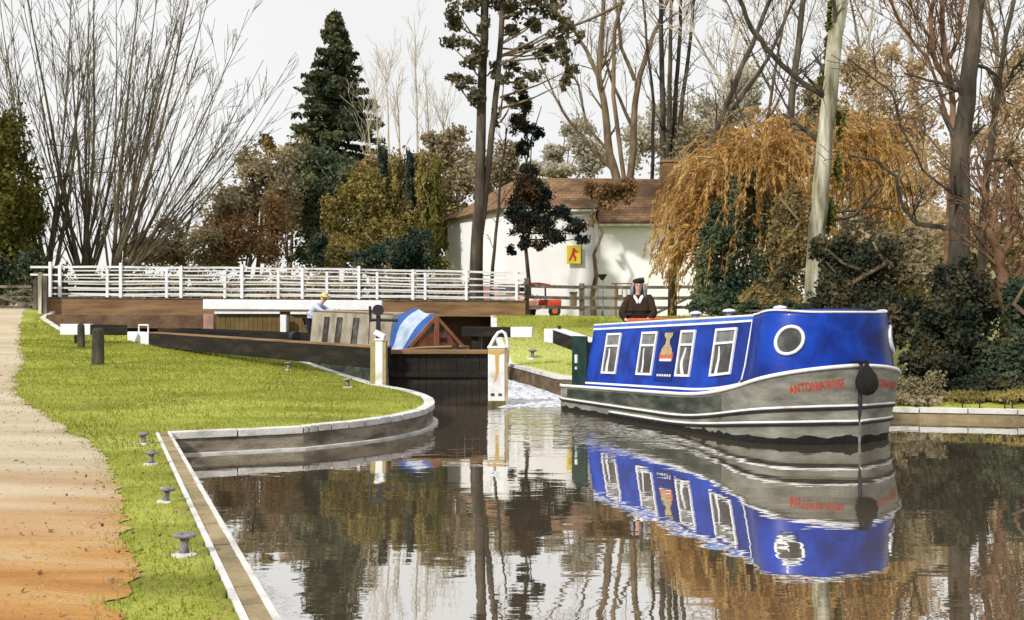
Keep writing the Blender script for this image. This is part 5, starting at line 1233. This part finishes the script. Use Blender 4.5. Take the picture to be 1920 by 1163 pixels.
# pine with two trunks and loose dark foliage
def pine():
    d = 40.; rng = random.Random(8); o = P(900, 505, d); o.z = gz(o.x, o.y); r = empty('pine_tree', o, label='tall two stemmed pine with loose dark tufts in front of the house', cat='tree')
    for k, (pp, r0, r1) in enumerate((([(892, 600), (893, 500), (900, 380), (902, 250), (905, 120), (912, -30), (918, -150)], .37, .13), ([(898, 445), (908, 380), (916, 320), (926, 220), (935, 120), (946, -20), (950, -120)], .17, .10))):
        L = px_path(pp, d, .05, rng); n = len(L); MB().tube(L, [r0+(r1-r0)*(i/(n-1))**.45 for i in range(n)], 10).build('trunk', M['bark_dark'], r, origin=o, smooth=True)
    br = MB()
    tg = [(855, 18, 22, 14), (885, 12, 14, 12), (850, 42, 20, 12), (870, 75, 24, 12), (842, 82, 18, 10), (895, 95, 16, 14), (880, 118, 20, 12), (905, 45, 14, 18), (850, 148, 18, 10), (872, 160, 20, 13), (890, 180, 18, 16),
          (960, 20, 22, 16), (990, 10, 20, 12), (965, 55, 20, 14), (1000, 45, 20, 18), (1030, 22, 24, 14), (1062, 40, 16, 22), (1085, 65, 10, 14), (1048, 60, 20, 10), (985, 85, 16, 14), (1025, 100, 22, 16), (1062, 95, 16, 22), (1072, 130, 12, 16), (1060, 155, 10, 14),
          (960, 125, 16, 12), (945, 150, 20, 12), (975, 160, 14, 18), (1000, 140, 18, 14), (925, 130, 12, 14), (930, 215, 10, 18), (960, 190, 16, 12), (905, 0, 60, 10), (1010, 0, 70, 10), (880, -30, 70, 20), (980, -40, 90, 24)]
    C_ = clumps_px([(a, b, c, e, d+rng.uniform(-1.1, 1.1)) for a, b, c, e in tg for c, e in ((c*1.12, e*1.15),)], .8)
    for c in C_:
        e = Vector(c[:3]); s = P(905 if e.x < P(925, 0, d).x else 938, 0, d); s.z = max(e.z+rng.uniform(-1.4, .3), 7.5); br.tube([s, s.lerp(e, .5)+Vector((0, 0, -.1)), e], [.05, .035, .012], 5)
    br.build('limbs', M['bark_brown'], r, origin=o)
    leaves_mesh('crown', clump_points(C_, 9000, 8, .45, 3.5, .3), .105, Lf['pine'], r, origin=o, aspect=2.0, seed=8)
pine()
leafy('holly_tree', 'narrow near black evergreen hanging in front of the white house', [(985, 190, 14, 30, 41.5), (978, 230, 24, 26, 41.5), (1000, 250, 20, 18, 41.5), (985, 275, 16, 18, 41.5), (992, 320, 20, 16, 41.5), (992, 350, 34, 26, 41.5), (985, 385, 32, 30, 41.5), (1010, 375, 28, 30, 41.5), (975, 420, 26, 34, 41.5), (1010, 420, 34, 26, 41.5), (1050, 400, 22, 16, 41.5), (1075, 425, 28, 20, 41.5), (1095, 450, 18, 12, 41.5), (1040, 445, 26, 18, 41.5), (985, 455, 20, 16, 41.5), (960, 470, 12, 12, 41.5), (1010, 460, 14, 12, 41.5)], 15000, .095, Lf['holly'], 51, gap=.34, lo=.55, gs=2.5, trunk=992, rt=.10, trunk_m=M['bark_dark'])
limb_tree('sapling', 'slim dark sapling right of the pine trunk', [([(921, 560), (927, 470), (936, 370), (944, 290), (950, 240)], .085, .03)], 42, M['bark_dark'], seed=71, kids=12, tl=.9, jit=.1)
leafy('pollard_tree', 'thin tree with a small brown crown over the house roof', [(1130, 362, 30, 18, 43.5), (1160, 352, 32, 14, 43.5), (1175, 365, 25, 20, 43.5), (1110, 352, 20, 12, 43.5), (1145, 385, 22, 18, 43.5), (1110, 410, 8, 16, 43.5), (1180, 345, 18, 12, 43.5)], 3400, .11, Lf['rust'], 52, trunk=1114, rt=.13, gap=.25, nlimb=5, lo=.78)

# bare trees behind the house
dB = 55
limb_tree('bare_tree', 'bare tree with thick leaning trunks behind the roof ridge', [([(1160, 350), (1143, 290), (1135, 210), (1122, 140), (1128, 60), (1134, -20)], .26, .10), ([(1140, 240), (1125, 150), (1100, 95), (1072, 50), (1040, 20)], .16, .05), ([(1150, 320), (1110, 280), (1062, 220), (1040, 180), (1008, 110)], .10, .04), ([(1145, 290), (1100, 235), (1085, 160), (1058, 110)], .09, .04)], dB, M['bark_brown'], seed=81, kids=9, lvl=2, tl=2.4)
limb_tree('bare_tree', 'forking bare tree with brown limbs above the house roof', [([(1178, 350), (1188, 280), (1190, 200), (1200, 140), (1220, 80), (1240, 30), (1262, -20)], .22, .08), ([(1190, 150), (1165, 90), (1160, 30), (1150, -20)], .12, .05), ([(1186, 240), (1150, 160), (1135, 110), (1140, 50)], .10, .04)], dB+1, M['bark_brown'], seed=82, kids=9, lvl=2, tl=2.4)
limb_tree('bare_tree', 'close group of straight upright stems above the chimney', [([(1243, 350), (1243, 200), (1240, 80), (1238, -20)], .18, .10), ([(1250, 350), (1256, 200), (1257, 80), (1260, -20)], .15, .08), ([(1258, 350), (1266, 200), (1274, 80), (1278, -20)], .14, .08), ([(1268, 350), (1280, 180), (1296, 60), (1302, -20)], .13, .07), ([(1222, 350), (1226, 200), (1212, 80), (1205, -20)], .10, .05)], dB-2, M['bark_dark'], seed=83, kids=8, lvl=2, tl=2.0)
limb_tree('bare_tree', 'long pale branch stretching over from behind the pine', [([(1172, 350), (1150, 180), (1152, 60), (1170, -20)], .12, .08), ([(938, 108), (1000, 82), (1060, 55), (1120, 30), (1170, 5)], .04, .09)], dB-5, M['bark_brown'], seed=84, kids=4, lvl=1, tl=1.6)
leafy('distant_tree', 'pale grey green tree behind the roof ridge', [(1040, 290, 30, 20, 66), (1080, 250, 34, 34, 66), (1030, 320, 50, 22, 65), (1110, 300, 40, 40, 66), (1000, 320, 34, 24, 65)], 5500, .20, Lf['pale'], 53, gap=.45)
leafy('distant_tree', 'pale brown tree behind the chimney', [(1200, 270, 40, 60, 66), (1240, 240, 34, 70, 66), (1290, 250, 50, 60, 66), (1340, 220, 60, 60, 66), (1290, 330, 80, 40, 65), (1390, 180, 50, 60, 66)], 8000, .20, Lf['pale'], 54, gap=.5)
leafy('distant_tree', 'grey green bush showing between pine and holly', [(945, 300, 34, 40, 62), (920, 330, 40, 40, 62), (965, 345, 34, 30, 62)], 4500, .18, Lf['greybrown'], 55, gap=.45)
leafy('distant_tree', 'tan crown filling the sky behind the pale trunk', [(1620, 230, 60, 90, 46), (1680, 250, 60, 80, 46), (1640, 150, 40, 50, 46), (1600, 130, 30, 40, 46), (1670, 110, 26, 40, 46), (1740, 230, 40, 60, 46), (1700, 330, 70, 80, 45), (1640, 350, 70, 70, 45), (1600, 420, 60, 60, 44), (1700, 430, 70, 60, 44), (1710, 150, 30, 50, 46)], 8500, .16, Lf['tan'], 56, gap=.5)
leafy('distant_tree', 'grey brown thicket behind the top of the willow', [(1400, 300, 90, 60, 50), (1340, 260, 60, 60, 51), (1480, 260, 70, 60, 50), (1540, 200, 50, 60, 50), (1580, 300, 60, 80, 49), (1280, 300, 60, 50, 52)], 11000, .17, Lf['greybrown'], 156, gap=.45)
leafy('distant_tree', 'tan crown at the right edge behind the dark trunk', [(1860, 260, 60, 80, 42), (1920, 330, 60, 100, 42), (1780, 330, 50, 60, 43), (1850, 420, 80, 80, 41), (1760, 430, 50, 80, 41), (1930, 200, 50, 60, 42), (1890, 130, 40, 60, 42), (1930, 470, 60, 80, 40)], 7000, .15, Lf['tan'], 57, gap=.5)

# weeping willow: ochre strands arching out and hanging
def willow():
    d = 31.; rng = random.Random(12); o = P(1462, 590, d); o.z = gz(o.x, o.y); r = empty('weeping_willow', o, label='big weeping willow with hanging ochre strands behind the blue boat', cat='tree')
    tk = MB(); tops = []
    for pp, a, b in (([(1462, 600), (1460, 480), (1455, 400), (1440, 300), (1420, 240)], .26, .08), ([(1458, 420), (1480, 320), (1500, 240), (1515, 200)], .16, .06), ([(1450, 380), (1400, 320), (1370, 280)], .12, .05), ([(1466, 430), (1540, 340), (1600, 290), (1640, 260)], .14, .05)):
        L = px_path(pp, d, .3, rng); tk.tube(L, [a+(b-a)*i/(len(L)-1) for i in range(len(L))], 8)
    tk.build('trunk', M['bark_brown'], r, origin=o, smooth=True)
    st_ = MB(); lp = []; ld = []
    def strand(s, out_, ln, rise):
        pts = [s]; v = Vector((out_.x, out_.y, rise)); n = 11
        for i in range(n):
            v = v + Vector((0, 0, -.30)) + Vector((rng.uniform(-.04, .04), rng.uniform(-.04, .04), 0)); v.x *= .90; v.y *= .90
            pts.append(pts[-1]+v.normalized()*ln/n)
            for q in range(4):
                t = rng.random(); p = pts[-2].lerp(pts[-1], t); lp.append((p.x+rng.gauss(0, .03), p.y+rng.gauss(0, .03), p.z+rng.gauss(0, .03))); ld.append(tuple(v.normalized()))
        st_.tube(pts, [.014*(1-.5*i/n) for i in range(n+1)], 3, cap=False)
    for i in range(400):
        a = rng.uniform(-1, 1); tx = 1440+ rng.gauss(0, 58); ty = 205+abs(tx-1450)*.5+rng.uniform(0, 210)
        s = P(tx, ty, d+rng.uniform(-1.8, 1.8)); az = rng.uniform(0, 2*pi); sp = rng.uniform(.6, 1.3); w = -0.42 if rng.random() < .55 else .40
        strand(s, Vector((cos(az)*.6+w*1.1, sin(az)*.6, 0))*sp, rng.uniform(1.4, 3.6), rng.uniform(.2, .9))
    for i in range(190):
        tx = 1610+rng.gauss(0, 34); ty = 215+rng.uniform(0, 110); s = P(tx, ty, d+rng.uniform(-1.2, 1.2)); az = rng.uniform(0, 2*pi)
        strand(s, Vector((cos(az)*.5+.4, sin(az)*.5, 0)), rng.uniform(1.8, 3.6), rng.uniform(.1, .6))
    for i in range(150):
        tx = 1370+rng.gauss(0, 28); ty = 270+rng.uniform(0, 210); s = P(tx, ty, d+rng.uniform(-1.2, 1.2)); strand(s, Vector((-1.7, rng.uniform(-.5, .5), 0)), rng.uniform(1.2, 2.8), rng.uniform(.1, .8))
    for i in range(60):
        tx = 1310+rng.gauss(0, 16); ty = rng.uniform(370, 480); s = P(tx, ty, d+rng.uniform(-1, 1)); strand(s, Vector((-2.4, rng.uniform(-.5, .5), 0)), rng.uniform(.8, 2.0), rng.uniform(.0, .9))
    st_.build('strands', Lf['ochre'], r, origin=o)
    N = len(lp); leaves_mesh('crown', np.array(lp), .045, Lf['ochre'], r, origin=o, aspect=3.6, seed=5, droop=np.array(ld))
willow()
leafy('evergreen_bush', 'dark green bush under the left side of the willow', [(1345, 470, 40, 60, 29), (1370, 410, 46, 70, 29.5), (1330, 530, 34, 40, 29), (1400, 360, 36, 40, 29.8), (1400, 520, 60, 60, 29), (1350, 560, 60, 30, 28.5), (1420, 420, 40, 60, 30)], 12000, .10, Lf['green_dark'], 61, 'bush', gap=.25)
leafy('evergreen_bush', 'brown green bush between willow trunk and pale trunk', [(1480, 460, 46, 80, 28), (1470, 540, 50, 50, 27), (1500, 400, 34, 50, 28.5), (1440, 560, 60, 30, 26.5)], 9500, .10, Lf['thicket'], 62, 'bush', gap=.3)
leafy('ivy_bank', 'low dark ivy showing just over the boat roof', [(1300+35*i, 583-3*(i % 2), 28, 16, 24.5-.15*i) for i in range(7)], 6500, .07, Lf['green_dark'], 63, 'ivy', gap=.1, rt=.04)
# pale trunk with ivy
pt = limb_tree('pale_tree', 'tall pale mossy trunk rising behind the blue boat roof', [([(1519, 600), (1530, 470), (1539, 350), (1550, 230), (1562, 110), (1578, -20), (1590, -140)], .225, .155), ([(1545, 178), (1510, 160), (1450, 105), (1410, 55), (1383, -10)], .07, .05), ([(1535, 420), (1600, 405), (1640, 360), (1655, 345)], .05, .03), ([(1530, 500), (1590, 455), (1630, 425)], .05, .02), ([(1540, 400), (1600, 395), (1665, 378)], .04, .02)], 24, M['bark_pale'], M['bark_dark'], seed=91, jit=.12, kids=5, lvl=1, tl=1.0)
def ivy_on():
    d = 24.; C_ = clumps_px([(1548+k*3.2, 150-k*24, 14, 16, d-.05) for k in range(8)] + [(1578, 230, 5, 40, d), (1572, 320, 5, 40, d), (1560, 90, 16, 20, d), (1556, 400, 6, 40, d)], 1.0)
    o = pt.location; leaves_mesh('ivy', clump_points(C_, 4200, 5, .1, 3, .4), .065, Lf['olive'], pt, origin=o, aspect=1.2, seed=6)
ivy_on()
# dark trunk and other bare trees on the right
limb_tree('dark_tree', 'thick dark trunk leaning slightly right near the right edge', [([(1790, 720), (1800, 560), (1798, 400), (1802, 280), (1815, 150), (1835, -20), (1850, -160)], .27, .15), ([(1815, 120), (1850, 128), (1876, 150)], .05, .03), ([(1800, 170), (1760, 155), (1695, 138)], .05, .02), ([(1795, 430), (1720, 420), (1695, 390), (1680, 330), (1640, 300), (1590, 290)], .06, .025), ([(1790, 370), (1730, 320), (1690, 240), (1672, 172), (1590, 110)], .03, .02)], 22.5, M['bark_dark'], seed=92, jit=.12, kids=6, tl=1.1)
limb_tree('bare_tree', 'slim bare tree just left of the right picture edge', [([(1846, 600), (1842, 450), (1850, 330), (1868, 200), (1880, 110), (1905, -20)], .12, .05), ([(1868, 200), (1900, 130), (1925, 110)], .05, .03), ([(1852, 300), (1890, 300), (1925, 350)], .05, .02)], 25, M['bark_dark'], seed=93, jit=.2, kids=11, lvl=2, tl=1.3)
limb_tree('red_tree', 'reddish brown tree with curving limbs at the right edge', [([(1888, 620), (1880, 520), (1872, 470), (1856, 440), (1842, 415)], .16, .06), ([(1876, 480), (1905, 430), (1890, 370), (1880, 300)], .07, .03), ([(1885, 560), (1925, 480), (1930, 400)], .07, .03), ([(1872, 470), (1850, 380), (1830, 300), (1870, 220)], .05, .02)], 21, M['bark_red'], seed=94, jit=.15, kids=9, lvl=2, tl=1.0)
limb_tree('red_tree', 'reddish tree with crooked upper limbs left of the dark trunk', [([(1772, 600), (1780, 400), (1788, 260), (1784, 170), (1770, 90), (1765, -20)], .10, .07), ([(1784, 170), (1755, 120), (1745, 50), (1752, -20)], .08, .05), ([(1780, 110), (1800, 60), (1805, -20)], .06, .04), ([(1788, 260), (1740, 110), (1690, 50), (1660, -20)], .05, .03)], 27, M['bark_red'], M['bark_red'], seed=95, jit=.3, kids=12, lvl=2, tl=1.5)
limb_tree('leaning_tree', 'dark leaning stem crossing the sky left of the willow top', [([(1262, 440), (1290, 345), (1325, 280), (1352, 225), (1385, 140), (1420, 60), (1452, -20)], .14, .07), ([(1325, 290), (1375, 205), (1440, 110), (1498, -20)], .10, .05)], 37, M['bark_dark'], seed=96, jit=.3, kids=8, lvl=2, tl=1.6)
limb_tree('bare_tree', 'dark upright stem between the leaning stem and the pale trunk', [([(1455, 560), (1465, 400), (1482, 280), (1485, 180), (1498, 80), (1508, -20)], .16, .09), ([(1470, 400), (1425, 300), (1395, 230), (1370, 150)], .06, .03), ([(1465, 440), (1520, 340), (1560, 260)], .05, .02)], 33, M['bark_dark'], seed=97, jit=.3, kids=10, lvl=2, tl=1.8)
for i, (px, tpx, dd, lb) in enumerate(((1330, 1400, 50, 'pale bare tree behind the leaning stem'), (1420, 1480, 52, 'pale bare tree behind the top of the willow'), (1600, 1640, 49, 'pale bare tree right of the pale trunk'), (1660, 1590, 53, 'pale bare tree crossing behind the pale trunk'), (1730, 1700, 48, 'pale bare tree above the tan crown'), (1900, 1850, 47, 'pale bare tree above the right edge crown'))):
    limb_tree('bare_tree', lb, [([(px, 500), (px+8, 330), ((px+tpx)/2, 150), (tpx, -20)], .14, .05), ([((px+tpx)/2-4, 170), (px-30, 60), (px-70, -20)], .07, .03), ([(px+6, 260), (px+70, 120), (px+110, 0)], .06, .03)], dd, bpy.data.materials['bark_brown'] if i % 2 else M['bark_thin'], seed=100+i, kids=11, lvl=2, tl=2.8, group='pale bare trees in the background', minr=.014)
# bushes along the right bank
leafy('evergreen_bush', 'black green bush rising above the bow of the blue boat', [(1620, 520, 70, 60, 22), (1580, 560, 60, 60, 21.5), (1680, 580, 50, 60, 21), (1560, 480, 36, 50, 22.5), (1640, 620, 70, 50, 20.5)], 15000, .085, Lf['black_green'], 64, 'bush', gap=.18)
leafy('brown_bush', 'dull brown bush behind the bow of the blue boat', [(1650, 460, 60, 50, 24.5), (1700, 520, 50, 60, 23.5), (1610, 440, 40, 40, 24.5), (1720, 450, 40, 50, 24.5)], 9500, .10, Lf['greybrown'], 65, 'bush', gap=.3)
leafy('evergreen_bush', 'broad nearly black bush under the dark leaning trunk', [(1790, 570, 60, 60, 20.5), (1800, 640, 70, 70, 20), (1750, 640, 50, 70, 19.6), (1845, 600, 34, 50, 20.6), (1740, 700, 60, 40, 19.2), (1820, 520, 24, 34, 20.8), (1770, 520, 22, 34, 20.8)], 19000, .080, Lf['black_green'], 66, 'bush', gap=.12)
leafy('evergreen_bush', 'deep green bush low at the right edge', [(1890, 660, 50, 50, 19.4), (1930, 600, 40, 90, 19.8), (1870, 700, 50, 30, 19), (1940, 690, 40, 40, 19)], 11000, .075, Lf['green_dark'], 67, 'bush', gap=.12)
leafy('bank_plant', 'grey green waterside plants right of the bow', [(1710, 745, 40, 26, 18.2), (1750, 730, 34, 30, 18.4), (1690, 720, 34, 34, 18.4), (1680, 750, 30, 16, 18.0), (1735, 752, 40, 12, 17.9)], 7000, .055, Lf['greybrown'], 68, 'plant', gap=.2, rt=.03)
leafy('bank_plant', 'dark green undergrowth at the foot of the right hand bushes', [(1780, 725, 60, 20, 18.8), (1850, 722, 60, 20, 18.8), (1920, 730, 50, 22, 18.6)], 8000, .06, Lf['black_green'], 168, 'plant', gap=.1, rt=.03)
leafy('bank_plant', 'pale straw coloured bank growth above the stone edge', [(1800, 748, 44, 14, 18.1), (1870, 745, 50, 16, 18.1), (1930, 742, 40, 18, 18.1)], 4200, .05, Lf['gold'], 69, 'plant', gap=.2, rt=.02, droop=(0, 0, 1))
def undergrowth():
    rng = np.random.default_rng(31); C_ = []
    for i in range(46):
        x = -24.5+i*.5; C_.append((x+rng.normal()*.2, 43.2+rng.uniform(-.6, .8), 2.2+rng.uniform(.4, 1.1), .8, .7, rng.uniform(.6, 1.0)))
    p = clump_points(C_, 30000, 9, .15, 1.5); p = p[p[:, 2] > 2.0]
    ob = leaves_mesh('undergrowth', p, .10, Lf['thicket'], None, origin=(-13, 43, 2), aspect=1.5, seed=8); tag(ob, 'tangled brown undergrowth seen through the bridge railings', 'undergrowth', kind='stuff')
undergrowth()
# beyond the house and to the sides: the wood that closes the view
def wood():
    rng = np.random.default_rng(77); C_ = []
    for i in range(70):
        x = -62+ i*2.0; y = 74+6*rng.random(); h = rng.uniform(2.2, 4.2) if x < -4 else rng.uniform(3, 6.5)
        C_.append((x+rng.normal(), y, 1.8+h*.45, 2.6, 2.4, h*.62))
    for i in range(16): C_.append((17+rng.random()*16, 36+rng.random()*20, 3.5, 3, 3, 3.6))
    p = clump_points(C_, 34000, 7, .25, .5); p = p[p[:, 2] > 1.6]
    ob = leaves_mesh('woodland', p, .34, Lf['greybrown'], None, origin=(0, 70, 2), aspect=1.5, seed=4); tag(ob, 'far off brown woodland closing the view', 'woodland', kind='stuff')
wood()
# small iron mooring rings on the right stone edge
p0 = MB(); p0.tube([(0, 0, -.1), (0, 0, .10), (.03, 0, .14)], .012, 6); p0.ball((0, 0, .12), .035, 8, 6)
ring0 = None
for px, lb in ((1743, 'leftmost'), (1808, 'second from left'), (1842, 'third from left'), (1886, 'fourth from left'), (1903, 'rightmost')):
    k = (px-960)/F
    # meets the right edge line
    best = min((abs((a[0]+(b[0]-a[0])*t)/(a[1]+(b[1]-a[1])*t)-k), a[0]+(b[0]-a[0])*t, a[1]+(b[1]-a[1])*t) for a, b in zip(RIGHT_EDGE[5:-1], RIGHT_EDGE[6:]) for t in np.linspace(0, 1, 60))
    if ring0 is None: ring0 = p0.build('mooring_pin', M['black_iron'], smooth=True); q = ring0
    else: q = ring0.copy(); COL.objects.link(q)
    x, y = best[1]+.0, best[2]+.08; q.location = (x, y, gz(x, y+.1)+.0)
    tag(q, lb+' of the small iron mooring pins on the right stone edge', 'mooring pin', 'mooring pins on the right stone edge')
